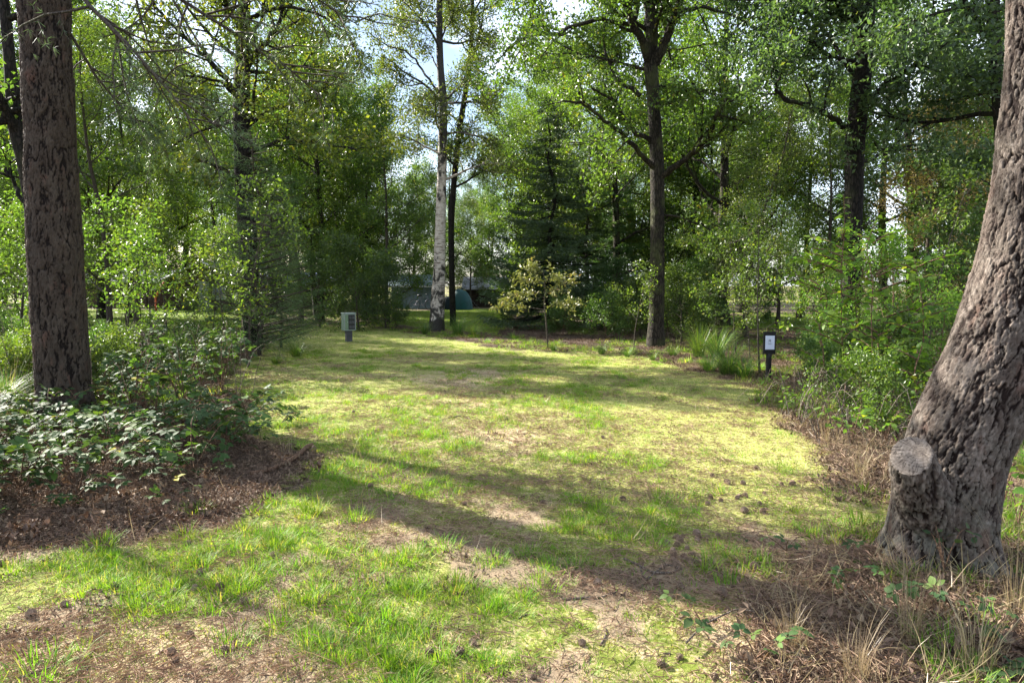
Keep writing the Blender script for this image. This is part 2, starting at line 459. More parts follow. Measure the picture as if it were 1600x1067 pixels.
class Tubes:
    """many tapered tubes in one mesh"""
    def __init__(s): s.V = []; s.Q = []; s.n = 0; s.T = []
    def add(s, path, rad, k=6, cap=False, wob=0, seed=0):
        path = np.asarray(path, float); rad = np.asarray(rad, float)
        n = len(path)
        t = np.gradient(path, axis=0)
        t /= np.linalg.norm(t, axis=1)[:, None] + 1e-9
        ref = np.array([1., 0, 0]) if abs(t[0, 2]) > .7 else np.array([0, 0, 1.])
        u = np.cross(t, ref); u /= np.linalg.norm(u, axis=1)[:, None] + 1e-9
        w = np.cross(t, u)
        a = np.arange(k) / k * 2 * math.pi
        rr = rad[:, None] * np.ones(k)[None]
        if wob:
            pp = np.stack([np.cos(a)[None] * 1.2 + 0 * rr, np.sin(a)[None] * 1.2 + 0 * rr, np.arange(n)[:, None] * .35 + 0 * rr], -1) + seed * 3.1
            rr = rr * (1 + wob * (vnoise(pp, seed) - .5) * 2)
        ring = path[:, None] + rr[..., None] * (np.cos(a)[None, :, None] * u[:, None] + np.sin(a)[None, :, None] * w[:, None])
        s.V.append(ring.reshape(-1, 3))
        i = np.arange(n - 1)[:, None] * k; j = np.arange(k)[None]; j2 = (j + 1) % k
        q = np.stack([i + j, i + j2, i + k + j2, i + k + j], -1).reshape(-1, 4) + s.n
        s.Q.append(q)
        m = n * k
        if cap:
            for e, (row) in ((0, 0), (1, n - 1)):
                s.V.append(path[row][None]); c = s.n + m + e
                b0 = s.n + row * k
                jj = np.arange(k)
                tr = np.stack([b0 + jj, b0 + (jj + 1) % k, np.full(k, c)], -1)
                s.T.append(tr if e else tr[:, ::-1])
            m += 2
        s.n += m
    def mesh(s, name, mat, smooth=True):
        T = np.concatenate(s.T) if s.T else None
        return make_mesh(name, np.concatenate(s.V), np.concatenate(s.Q), T, [mat], smooth=smooth)

def norm(v):
    return v / (np.linalg.norm(v) + 1e-9)
def leaves_mesh(name, pos, size, rng, mat, aspect=.55, up=.5, fold=.25, clump=None, dirs=None, droop=0, var_bias=0):
    """one folded blade per leaf, two triangles"""
    n = len(pos)
    d = rng.normal(size=(n, 3)) if dirs is None else dirs + rng.normal(size=(n, 3)) * .55
    d[:, 2] -= droop
    d /= np.linalg.norm(d, axis=1)[:, None] + 1e-9
    nn = rng.normal(size=(n, 3)) * (1 - up); nn[:, 2] += up * 1.3
    s = np.cross(d, nn); s /= np.linalg.norm(s, axis=1)[:, None] + 1e-9
    nn = np.cross(s, d)
    L = size * (0.65 + .7 * rng.random(n))[:, None]
    W = L * aspect * .5
    m = pos + d * L * .45
    v0 = pos; v2 = pos + d * L - nn * L * .12
    v1 = m + s * W + nn * W * fold; v3 = m - s * W + nn * W * fold
    V = np.stack([v0, v1, v2, v3], 1).reshape(-1, 3)
    b = np.arange(n)[:, None] * 4
    T = np.concatenate([b + [[0, 1, 2]], b + [[0, 2, 3]]], 1).reshape(-1, 3)
    var = rng.random(n) * .55 + (0 if clump is None else clump) * .45 + var_bias
    return make_mesh(name, V, None, T, [mat], var=np.repeat(np.clip(var, 0, 1), 2))

class Wood:
    def __init__(s, seed):
        s.rng = np.random.default_rng(seed); s.t = Tubes(); s.tw = []
    def limb(s, path, r0, r1, k=8, wob=0):
        n = len(path)
        s.t.add(path, np.linspace(r0, r1, n), k, wob=wob)
    def grow(s, p, d, L, r, lvl, mx, up=.12, nc=(7, 5), ratio=.55, spread=(35, 70), wander=.16, mind=.25):
        rng = s.rng
        n = 7 if lvl == 0 else (5 if lvl < mx else 4)
        path = [np.array(p, float)]
        d = norm(np.array(d, float))
        for i in range(n):
            d = norm(d + rng.normal(size=3) * wander + np.array([0, 0, up]))
            path.append(path[-1] + d * L / n)
        path = np.array(path)
        s.t.add(path, np.linspace(r, r * .35, n + 1), 6 if lvl == 0 else (4 if lvl < mx else 3))
        if lvl >= mx:
            s.tw.append(path)
            return
        s.tw.append(path[-3:])
        s.sub(path, L, r, lvl, mx, up, nc, ratio, spread, wander, mind)
    def sub(s, path, L, r, lvl, mx, up=.12, nc=(7, 5), ratio=.55, spread=(35, 70), wander=.16, mind=.25):
        rng = s.rng
        k = nc[min(lvl, len(nc) - 1)]
        n = len(path) - 1
        for c in range(k):
            t = mind + (1 - mind) * (c + rng.random()) / k
            x = min(t * n, n - 1e-3); i = int(x); f = x - i
            q = path[i] * (1 - f) + path[i + 1] * f
            dd = norm(path[i + 1] - path[i])
            ax = norm(np.cross(dd, rng.normal(size=3)))
            a = math.radians(rng.uniform(*spread))
            cd = dd * math.cos(a) + ax * math.sin(a)
            cd = norm(cd * [1, 1, .75])
            s.grow(q, cd, L * ratio * (1.15 - .5 * t) * rng.uniform(.75, 1.25), r * .5 * (1.2 - .6 * t), lvl + 1, mx, up, nc, ratio, spread, wander, mind)
    def leaf_pos(s, per, sigma=.14, keep=1.0):
        rng = s.rng
        pos = []; cl = []
        for tw in s.tw:
            if rng.random() > keep: continue
            L = np.linalg.norm(tw[-1] - tw[0])
            k = max(3, int(per * L * rng.uniform(.5, 1.4)))
            t = rng.random(k) ** .8 * (len(tw) - 1)
            i = np.minimum(t.astype(int), len(tw) - 2); f = (t - i)[:, None]
            q = tw[i] * (1 - f) + tw[i + 1] * f
            pos.append(q + rng.normal(size=(k, 3)) * sigma)
            cl.append(np.full(k, rng.random()))
        if not pos: return np.zeros((0, 3)), np.zeros(0)
        return np.concatenate(pos), np.concatenate(cl)

TRI = {}
# ------------------------------------------------------------------ prototype trees
def deciduous(seed, H, R, r0, h0=.25, nl=14, per=60, leaf=.10, mat='leaf_oak', bark='bark_oak', nc=(7, 5), lean=.03, keep=1.0, sigma=.16, aspect=.55, el=(5, 55)):
    w = Wood(seed); rng = w.rng
    n = 14
    tr = [np.zeros(3)]
    d = np.array([rng.normal() * lean, rng.normal() * lean, 1.0])
    for i in range(n):
        d = norm(d + np.array([rng.normal() * .05, rng.normal() * .05, .05]))
        tr.append(tr[-1] + d * H * .86 / n)
    tr = np.array(tr)
    tt = np.linspace(0, 1, n + 1)
    rad = r0 * (1 - .85 * tt) ; rad[0] *= 1.45; rad[1] *= 1.05
    tr = np.concatenate([tr[:1] - [0, 0, .25], tr]); rad = np.concatenate([[rad[0] * 1.1], rad])
    w.t.add(tr, rad, 10, wob=.08, seed=seed)
    for i in range(nl):
        t = h0 + (1 - h0) * (i + rng.random() * .8) / nl
        x = 1 + min(t * n, n - 1e-3); k = int(x); f = x - k
        q = tr[k] * (1 - f) + tr[k + 1] * f
        az = i * 2.4 + rng.normal() * .4
        e = math.radians(el[0] + (el[1] - el[0]) * t)
        tc = (t - h0) / (1 - h0)
        L = R * (math.sin(math.pi * min(1, .22 + .72 * tc)) ** .7) * rng.uniform(.75, 1.15)
        w.grow(q, (math.cos(az) * math.cos(e), math.sin(az) * math.cos(e), math.sin(e)), L, rad[k] * .42, 0, 2, nc=nc, up=.06)
    pos, cl = w.leaf_pos(per, sigma, keep)
    return w.t.mesh('trunk', bark), leaves_mesh('crown', pos, leaf, rng, mat, aspect=aspect, clump=cl), len(pos)

def conifer(seed, H, R, r0, h0=.05, whorls=26, nb=6, mat='needle_spruce', bark='bark_dark', droop=.12, nl=.17, nw=.24, dens=70, curl=.03, pw=.9):
    w = Wood(seed); rng = w.rng
    tr = np.array([[rng.normal() * .02 * i, rng.normal() * .02 * i, z] for i, z in enumerate(np.linspace(-.2, H, 12))])
    w.t.add(tr, np.linspace(r0, .015, 12), 8, wob=.05, seed=seed)
    pos = []; dirs = []; cl = []
    for k in range(whorls):
        t = h0 + (1 - h0) * (k / whorls) ** .95
        z = t * H
        for j in range(nb):
            az = rng.random() * 6.283
            L = R * (1 - t) ** pw * rng.uniform(.7, 1.1) + .15
            n = 6
            s = np.linspace(0, 1, n)
            out = np.array([math.cos(az), math.sin(az), 0])
            zz = -droop * L * s * (2 - s) + curl * L * s ** 3 * 4
            path = np.array([0, 0, z + rng.normal() * .05])[None] + out[None] * (L * s)[:, None] + np.stack([0 * s, 0 * s, zz], -1)
            ci = min(11, int((z + .2) / (H + .2) * 11))
            path[:, :2] += tr[ci, :2]
            w.t.add(path, np.linspace(.012 + .008 * L, .004, n), 3)
            side = np.array([-out[1], out[0], 0])
            m = int(dens * L * L ** .4) + 6
            c = rng.random()
            u = rng.random(m) ** .75
            lat = (rng.random(m) - .5) * 2
            wid = L * .36 * (1 - u * .75)
            base = np.stack([np.interp(u, s, path[:, q]) for q in range(3)], -1)
            q = base + side[None] * (lat * wid)[:, None] + np.array([0, 0, -1])[None] * (np.abs(lat) * wid * .3 + rng.random(m) * .06)[:, None] + out[None] * (np.abs(lat) * wid * .5)[:, None]
            pos.append(q); cl.append(np.full(m, c))
            dirs.append(out[None] * .9 + side[None] * np.sign(lat)[:, None] * .8 + np.array([0, 0, -.25])[None])
    pos = np.concatenate(pos); dirs = np.concatenate(dirs); cl = np.concatenate(cl)
    return w.t.mesh('trunk', bark), leaves_mesh('crown', pos, nl, rng, mat, aspect=nw, clump=cl, dirs=dirs, up=.6), len(pos)

def tufts(pos_dirs, rng, k=10, L=.08, wd=.004, mat='needle_pine', name='needles'):
    """needle tufts: k thin triangles fanning from each point"""
    pos, dr, cl = pos_dirs
    n = len(pos)
    P0 = np.repeat(pos, k, 0)
    D = np.repeat(dr, k, 0) * .8 + rng.normal(size=(n * k, 3)) * .55
    D /= np.linalg.norm(D, axis=1)[:, None]
    S = np.cross(D, rng.normal(size=(n * k, 3))); S /= np.linalg.norm(S, axis=1)[:, None]
    LL = L * (.7 + .5 * rng.random(n * k))[:, None]
    tip = P0 + D * LL; tip[:, 2] -= (LL[:, 0] * .12)
    V = np.stack([P0 - S * wd / 2, P0 + S * wd / 2, tip], 1).reshape(-1, 3)
    T = np.arange(n * k * 3).reshape(-1, 3)
    var = np.clip(np.repeat(cl, k) * .5 + rng.random(n * k) * .5, 0, 1)
    return make_mesh(name, V, None, T, [mat], var=var)

def twig_tufts(w, step=.05, keep=1.0):
    pos = []; dr = []; cl = []
    for tw in w.tw:
        L = np.linalg.norm(tw[-1] - tw[0])
        k = max(2, int(L / step))
        t = np.linspace(.15, 1, k) * (len(tw) - 1.001)
        i = t.astype(int); f = (t - i)[:, None]
        pos.append(tw[i] * (1 - f) + tw[i + 1] * f)
        d = tw[i + 1] - tw[i]
        dr.append(d / (np.linalg.norm(d, axis=1)[:, None] + 1e-9))
        cl.append(np.full(k, w.rng.random()))
    return np.concatenate(pos), np.concatenate(dr), np.concatenate(cl)

PROTO = {}
def proto(key, res): PROTO[key] = res[:2]; TRI[key] = res[2]
proto('oak_a', deciduous(1, 15, 4.6, .20, .14, 18, 64, .115))
proto('oak_b', deciduous(2, 17, 5.0, .24, .20, 18, 60, .115))
proto('oak_c', deciduous(3, 12.5, 4.0, .16, .10, 17, 62, .11, nc=(7, 5)))
proto('slim_a', deciduous(4, 13.5, 2.8, .12, .14, 20, 60, .095, mat='leaf_light', bark='bark_thin', nc=(6, 5)))
proto('slim_b', deciduous(5, 11, 2.5, .10, .08, 19, 60, .095, mat='leaf_light', bark='bark_thin', nc=(6, 5)))
proto('bush_a', deciduous(6, 4.6, 2.1, .05, .03, 18, 46, .095, mat='leaf_bush', bark='bark_thin', nc=(6, 5), sigma=.12))
proto('bush_b', deciduous(7, 3.4, 1.8, .04, .03, 16, 48, .09, mat='leaf_bush', bark='bark_thin', nc=(6, 5), sigma=.12))
proto('bush_s', deciduous(16, 2.6, 1.3, .025, .04, 15, 52, .062, mat='leaf_bush', bark='bark_shoot', nc=(5, 4), sigma=.07))
proto('low_a', deciduous(8, 1.3, .9, .018, .05, 13, 85, .06, mat='leaf_bush', bark='bark_shoot', nc=(5, 4), sigma=.06))
proto('low_b', deciduous(9, .9, .8, .014, .05, 12, 95, .055, mat='leaf_bush', bark='bark_shoot', nc=(5, 4), sigma=.05))
proto('sap_a', deciduous(10, 3.6, .95, .022, .25, 14, 40, .07, mat='leaf_light', bark='bark_thin', nc=(4, 3), sigma=.06, lean=.08))
proto('sap_b', deciduous(11, 2.6, .7, .016, .30, 11, 44, .065, mat='leaf_light', bark='bark_thin', nc=(4, 3), sigma=.06, lean=.10))
proto('airy', deciduous(17, 11, 2.4, .09, .30, 11, 20, .085, mat='leaf_birch', bark='bark_thin', nc=(5, 4)))
proto('spruce_a', conifer(12, 10.5, 3.2, .14, .06, 30, 7))
proto('spruce_b', conifer(13, 8.5, 2.4, .11, .08, 26, 6, mat='needle_fresh', bark='bark_thin', droop=.05))
proto('pine_y', conifer(14, 5.0, 1.5, .05, .05, 26, 6, mat='needle_pine', bark='bark_thin', droop=-.12, nl=.085, nw=.07, dens=115, pw=.6))

def plant_tree(key, name, x, y, s=1.0, rz=None, label='', cat='tree', group=None, leafmat=None, barkmat=None, sz=None, rng=random.Random(5), tilt=None):
    t, c = PROTO[key]
    e = empty(name, (x, y, gz(x, y) if abs(x) < 60 and y < 60 else 0), rng.random() * 6.283 if rz is None else rz)
    e.scale = (s, s, s if sz is None else sz)
    if tilt: e.rotation_euler = (tilt[0], tilt[1], e.rotation_euler[2])
    tag(e, label, cat, group)
    a = put('trunk' if 'tree' in name else 'stem', t, e)
    b = put('crown' if 'tree' in name else 'foliage', c, e)
    if barkmat: a.material_slots[0].link = 'OBJECT'; a.material_slots[0].material = MATS[barkmat]
    if leafmat: b.material_slots[0].link = 'OBJECT'; b.material_slots[0].material = MATS[leafmat]
    return e

# ------------------------------------------------------------------ ground
def build_ground():
    def axis(a, b, step0, g):
        pos = [0.0]; s = step0
        while pos[-1] < b: pos.append(pos[-1] + s); s *= g
        return np.array(pos)
    xp = axis(0, 900, .05, 1.030)
    xs = np.concatenate([-xp[::-1][:-1], xp])
    yp = axis(0, 1100, .03, 1.016)
    yn = -axis(0, 60, .5, 1.25)[1:]
    ys = np.concatenate([yn[::-1], yp]) + 1.6
    X, Y = np.meshgrid(xs, ys)
    x, y = X.ravel(), Y.ravel()
    near = (np.abs(x) < 60) & (y < 60)
    z = np.zeros_like(x)
    z[near] = ground_h(x[near], y[near])
    zn = (np.abs(x) < 12) & (y < 14) & (y > 1)
    mic = n2(x[zn], y[zn], 9, 31, 4) - .5
    z[zn] += mic * .022 * np.clip(1.3 - y[zn] / 14, 0, 1)
    nx = len(xs); ny = len(ys)
    i = np.arange(ny - 1)[:, None] * nx + np.arange(nx - 1)[None]
    q = np.stack([i, i + 1, i + nx + 1, i + nx], -1).reshape(-1, 4)
    lawn, far = zones(x, y)
    px, py = zpx(x, np.maximum(y, .5))
    moss = n2(x, y, .9, 41) * .6 + .2 + .45 * np.exp(-((px - 1150) / 260) ** 2 - ((py - 700) / 110) ** 2) + .25 * np.exp(-((py - 560) / 60) ** 2) - .3 * far
    bare = n2(x, y, 1.1, 42, 4) * .7 + .05 + (n2(x, y, 7, 45, 3) - .5) * .5
    bare += .16 * np.exp(-((px - 760) / 260) ** 2 - ((py - 720) / 70) ** 2) + .40 * np.exp(-((px - 720) / 90) ** 2 - ((py - 590) / 14) ** 2)
    bare += .35 * sstep(1080, 1330, px) * sstep(790, 860, py) + .15 * sstep(930, 1000, py)
    bare -= .35 * np.exp(-((px - 1150) / 200) ** 2 - ((py - 700) / 90) ** 2) + .25 * far
    wr = worn(x, y, py) * (y > 1.2)
    bare += .45 * wr
    ln = np.clip(lawn + far, 0, 1) * (1 - .55 * wr)
    ln = np.where((~near) , (n2(x, y, .05, 43) > .5) * .7, ln)
    fl = (n2(x, y, .8, 44) > .55) & (py < 620)
    ln = np.maximum(ln, fl * .5)
    bare2 = np.where(fl & (lawn + far < .5), .35, bare)
    colr = np.stack([ln, np.clip(moss, 0, 1), np.clip(bare2, 0, 1), np.ones_like(x)], -1)
    me = make_mesh('ground', np.stack([x, y, z], -1), q, None, ['ground'], smooth=True, attrs={'zone': ('POINT', 'FLOAT_COLOR', colr)})
    o = put('ground', me)
    o['kind'] = 'structure'
build_ground()

# ------------------------------------------------------------------ the two big pines (close: real bark relief)
def bark_relief(q, seed):
    """meandering long furrows, short cross cracks, flaking plates between them"""
    w1 = np.stack([fbm(q * .9, 3, seed + 5), fbm(q * .9, 3, seed + 6), fbm(q * .9, 3, seed + 7)], -1) - .5
    w2 = np.stack([fbm(q * 4, 3, seed + 15), fbm(q * 4, 3, seed + 16), fbm(q * 4, 3, seed + 17)], -1) - .5
    qq = q + w1 * 1.3 + w2 * .42
    na = fbm(qq * [.85, .85, .42], 2, seed + 1); nb = fbm(qq * [1.25, 1.25, .7] + 9.1, 2, seed + 2)
    wa = .012 + .045 * vnoise(q * .8, seed + 3)
    ca = 1 - sstep(wa * .3, wa * 1.6, np.abs(na - .5))
    cb = 1 - sstep(.006, .035, np.abs(nb - .5))
    f1, f2, cid = voronoi(qq * [1.5, 1.5, 2.6])
    cc = (1 - sstep(.0, .09, f2 - f1)) * sstep(.4, .6, vnoise(q * 1.1, seed + 4))
    ter = fbm(qq * [1.6, 1.6, 1.2], 4, seed + 9) * 7
    tf = ter - np.floor(ter)
    ter = (np.floor(ter) + sstep(.75, 1, tf)) / 7
    fine = fbm(q * 10, 3, seed + 19)
    s1, s2, cid3 = voronoi((q + w2 * .5) * [2.9, 2.9, 3.6])
    fl2 = .20 * (fbm(qq * [3.2, 3.2, 2.2], 4, seed + 23) - .5) + .2 * (fine - .5) + .30 * (sstep(0, .16, s2 - s1) - .6) + .26 * (cid3 - .5)
    cid = cid * .5 + cid3 * .5
    crack = np.clip(ca + cb * .75 + cc * .45, 0, 1)
    h = 1 - .95 * ca - .55 * cb * (1 - ca) - .30 * cc + .75 * (ter - .5) + fl2 + .18 * (cid - .5)
    lo, hi = np.percentile(h, 2), np.percentile(h, 98)
    h = np.clip((h - lo) / (hi - lo), 0, 1.1)
    return 1 - crack, h, cid, vnoise(q * .6, seed + 30), h
def bark_trunk(name, path, rad, mat, k, zdense, dz, ztop_rows, plate, depth, seed, flare=None, parent=None, stretch=2.2):
    """path, rad given at control heights; resampled densely below zdense"""
    path = np.asarray(path, float); rad = np.asarray(rad, float)
    zs = np.concatenate([np.arange(path[0, 2], zdense, dz), np.linspace(zdense, path[-1, 2], ztop_rows)])
    def smooth_interp(v):
        m = np.gradient(v, path[:, 2])
        idx = np.clip(np.searchsorted(path[:, 2], zs) - 1, 0, len(path) - 2)
        h = (path[idx + 1, 2] - path[idx, 2]); t = (zs - path[idx, 2]) / h
        return (2 * t ** 3 - 3 * t ** 2 + 1) * v[idx] + (t ** 3 - 2 * t ** 2 + t) * h * m[idx] + (-2 * t ** 3 + 3 * t ** 2) * v[idx + 1] + (t ** 3 - t ** 2) * h * m[idx + 1]
    cx = smooth_interp(path[:, 0]); cy = smooth_interp(path[:, 1]); r = smooth_interp(rad)
    a = np.arange(k) / k * 2 * math.pi
    A = np.broadcast_to(a[None], (len(zs), k))
    Z = np.broadcast_to(zs[:, None], (len(zs), k))
    Rr = np.broadcast_to(r[:, None], (len(zs), k)).copy()
    if flare is not None:
        Rr = Rr + flare(A, Z)
    nrm = np.stack([np.cos(A), np.sin(A), np.zeros_like(A)], -1)
    pos = nrm * Rr[..., None]
    q = np.concatenate([pos[..., :2] / plate, Z[..., None] / (plate * stretch) + .15 * np.sin(A * 3)[..., None]], -1).reshape(-1, 3)
    e, e2, cid, cid2, h = bark_relief(q, seed)
    lump = (fbm(np.concatenate([pos[..., :2] * 3.2, Z[..., None] * 2.4], -1).reshape(-1, 3), 2, seed + 10) - .5)
    disp = (h - .7) * depth + lump * depth * 1.3
    pos = pos + nrm * disp.reshape(A.shape)[..., None]
    pos[..., 0] += cx[:, None]; pos[..., 1] += cy[:, None]; pos[..., 2] = Z
    n = len(zs)
    i = np.arange(n - 1)[:, None] * k; j = np.arange(k)[None]; j2 = (j + 1) % k
    Q = np.stack([i + j, i + j2, i + k + j2, i + k + j], -1).reshape(-1, 4)
    me = make_mesh(name, pos.reshape(-1, 3), Q, None, [mat], smooth=True,
                   attrs={'h': ('POINT', 'FLOAT', np.clip(h, 0, 1)), 'cid': ('POINT', 'FLOAT', cid * .5 + cid2 * .5)})
    return put(name, me, parent)

def trunk_ctrl(spec, Y, base):
    """spec: (left px, right px, y px) rows -> points relative to base and radii"""
    pts = []; rad = []
    for (xl, xr, yy) in spec:
        p = P((xl + xr) / 2, yy, Y)
        pts.append(p - base); rad.append((xr - xl) / 2 / F * Y)
    return np.array(pts), np.array(rad)

# right pine
RY = 3.95
rb = P(1465, 872, RY); rb[2] = gz(rb[0], rb[1])
pts, rad = trunk_ctrl([(1362, 1582, 925), (1370, 1560, 885), (1385, 1552, 840), (1397, 1556, 780), (1412, 1568, 720), (1432, 1592, 660), (1462, 1615, 600), (1490, 1634, 540), (1513, 1649, 480),
                       (1534, 1660, 410), (1551, 1668, 330), (1565, 1672, 240), (1577, 1676, 140), (1583, 1676, 0)], RY, rb)
pts[:, 1] = 0; rad *= .965
up_z = np.array([4.6, 7.0, 10.0, 13.5]); 
pts = np.concatenate([pts, np.stack([pts[-1, 0] + np.array([.02, .1, .3, .5]), np.zeros(4), up_z], -1)])
rad = np.concatenate([rad, [.15, .13, .09, .03]])
right_pine = tag(empty('pine_tree', rb), 'thick grey-barked leaning pine trunk with a sawn-off stub near its base, at the clearing edge', 'tree')
def rflare(A, Z):
    base = np.exp(-np.clip(Z + .05, 0, 9) / .10)
    return base * (.075 * np.sin(A * 5 + 1.2) + .06 * np.sin(A * 3 + 4.1) + .05) + .018 * np.sin(A * 4 + Z * 2.2) * np.exp(-np.clip(Z, 0, 9) / .8)
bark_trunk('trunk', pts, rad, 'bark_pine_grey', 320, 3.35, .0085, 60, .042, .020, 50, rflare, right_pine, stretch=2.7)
# sawn stub: a cut fork, leaning towards the clearing
st = empty('tmp', (0, 0, 0)); bpy.data.objects.remove(st)
def stub():
    a0 = P(1478, 838, 3.93) - rb
    a1 = P(1438, 790, 3.82) - rb
    a2 = P(1424, 712, 3.66) - rb
    nface = norm(np.array([-.60, -.56, .57]))
    n = 60; k = 110
    t = np.linspace(0, 1, n)[:, None]
    path = (1 - t) ** 2 * a0 + 2 * t * (1 - t) * a1 + t ** 2 * a2
    r = np.interp(t[:, 0], [0, .35, .7, .9, 1], [.20, .172, .142, .122, .110])
    axis = norm(a2 - a0)
    a = np.arange(k) / k * 2 * math.pi
    u = norm(np.cross(nface, [0, 0, 1])); v = np.cross(nface, u)
    ring = r[:, None, None] * (np.cos(a)[None, :, None] * u * .95 + np.sin(a)[None, :, None] * v * 1.02)
    w = sstep(.4, 1, t)[:, :, None]
    u2 = norm(np.cross(axis, [0, 1, 0])); v2 = np.cross(axis, u2)
    ring0 = r[:, None, None] * (np.cos(a)[None, :, None] * u + np.sin(a)[None, :, None] * v)
    pos = path[:, None] + ring
    q = (pos / .042); q[..., 2] *= .38
    q = q.reshape(-1, 3)
    e, e2, cid, cid2, hh = bark_relief(q, 60)
    fade = 1 - .6 * sstep(.95, 1, np.repeat(t[:, 0], k))
    dirn = ring.reshape(-1, 3); dirn = dirn / np.linalg.norm(dirn, axis=1)[:, None]
    P3 = pos.reshape(-1, 3) + dirn * ((hh - .7) * .026 * fade)[:, None]
    i = np.arange(n - 1)[:, None] * k; j = np.arange(k)[None]; j2 = (j + 1) % k
    Q = np.stack([i + j, i + j2, i + k + j2, i + k + j], -1).reshape(-1, 4)
    me = make_mesh('branch_stub', P3, Q, None, ['bark_pine_grey'], smooth=True, attrs={'h': ('POINT', 'FLOAT', np.clip(hh, 0, 1)), 'cid': ('POINT', 'FLOAT', cid)})
    so = put('branch_stub', me, right_pine)
    # cut face, own frame so the rings run round its centre
    last = P3[-k:]
    M = Matrix((tuple(u), tuple(v), tuple(nface))).transposed()
    off = a2
    loc = (last - off) @ np.array([u, v, nface]).T
    rows = [loc * [s, s, 1] + np.array([0, 0, .004 * (1 - s)]) for s in (1.0, .97, .8, .6, .4, .2)]
    rows[0][:, 2] += 0
    for rr in rows[1:]: rr[:, 2] = .003 + (vnoise(rr * 30, 3) - .5) * .006
    V = np.concatenate(rows + [np.array([[0, 0, .003]])])
    m = len(rows)
    i = np.arange(m - 1)[:, None] * k
    Q = np.stack([i + j, i + j2, i + k + j2, i + k + j], -1).reshape(-1, 4)
    jj = np.arange(k)
    T = np.stack([(m - 1) * k + jj, (m - 1) * k + (jj + 1) % k, np.full(k, m * k)], -1)
    cf = put('cut_face', make_mesh('cut_face', V, Q, T, ['cut_wood'], smooth=True), so)
    cf.matrix_local = Matrix.Translation(Vector(off)) @ M.to_4x4()
stub()

# left pine
LY = 7.9
lb = P(106, 652, LY); lb[2] = gz(lb[0], lb[1])
pts, rad = trunk_ctrl([(48, 168, 668), (56, 152, 650), (58, 144, 620), (56, 137, 560), (50, 133, 480), (46, 128, 400), (43, 121, 300), (39, 114, 180), (34, 108, 60), (31, 106, -20)], LY, lb)
pts[:, 1] = 0; rad *= .91
pts = np.concatenate([pts, np.array([[pts[-1, 0] - .1, 0, 7.], [pts[-1, 0] - .2, 0, 10], [pts[-1, 0] - .3, 0, 14]])])
rad = np.concatenate([rad, [.2, .14, .04]])
left_pine = tag(empty('pine_tree', lb), 'thick straight brown pine trunk rising out of the brambles at the left', 'tree')
def lflare(A, Z):
    return np.exp(-np.clip(Z, 0, 9) / .16) * (.05 * np.sin(A * 5 + .4) + .03 * np.sin(A * 3))
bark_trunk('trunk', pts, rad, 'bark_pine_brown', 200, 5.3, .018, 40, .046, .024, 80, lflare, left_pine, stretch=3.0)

def pine_crown(root, base, seed, zr, limbs, R, per=.10, given=()):
    w = Wood(seed); rng = w.rng
    for i in range(limbs):
        z = zr[0] + (zr[1] - zr[0]) * i / limbs
        az = rng.random() * 6.28
        L = R * rng.uniform(.6, 1.1) * (1 - .5 * i / limbs)
        w.grow((base(z)[0], base(z)[1], z), (math.cos(az), math.sin(az), .25), L, .045, 0, 2, up=.03, nc=(7, 4), ratio=.45)
    for path, r in given:
        path = np.array(path)
        w.t.add(path, np.linspace(r, .006, len(path)), 5)
        w.sub(path, np.linalg.norm(path[-1] - path[0]), r, 0, 2, up=-.05, nc=(20, 8), ratio=.34, spread=(30, 75), mind=.2)
    put('branches', w.t.mesh('branches', 'bark_thin'), root)
    put('crown', tufts(twig_tufts(w, per), rng, 9, .08, .006), root)
lp = lambda *a: P(*a) - lb
pine_crown(left_pine, lambda z: (pts[-3, 0] - .05 * (z - 7), 0), 71, (6.6, 13), 13, 2.6, .09, given=[
    ([lp(90, -60, LY), lp(140, 10, 7.6), lp(200, 70, 7.4), lp(262, 140, 7.2), lp(320, 215, 7.0)], .03),
    ([lp(90, -120, LY), lp(220, -40, 8.4), lp(330, 30, 8.6), lp(430, 90, 8.8), lp(500, 150, 8.9)], .035),
    ([lp(90, -160, LY), lp(300, -90, 8.0), lp(450, -30, 8.2), lp(560, 40, 8.3)], .035),
    ([lp(90, 20, LY), lp(150, 120, 8.3), lp(200, 180, 8.6), lp(250, 225, 8.8)], .02)])
rpt = P(1625, -10, RY) - rb
pine_crown(right_pine, lambda z: (rpt[0] + .03 * z, 0), 72, (6.5, 13), 12, 2.6, .12)

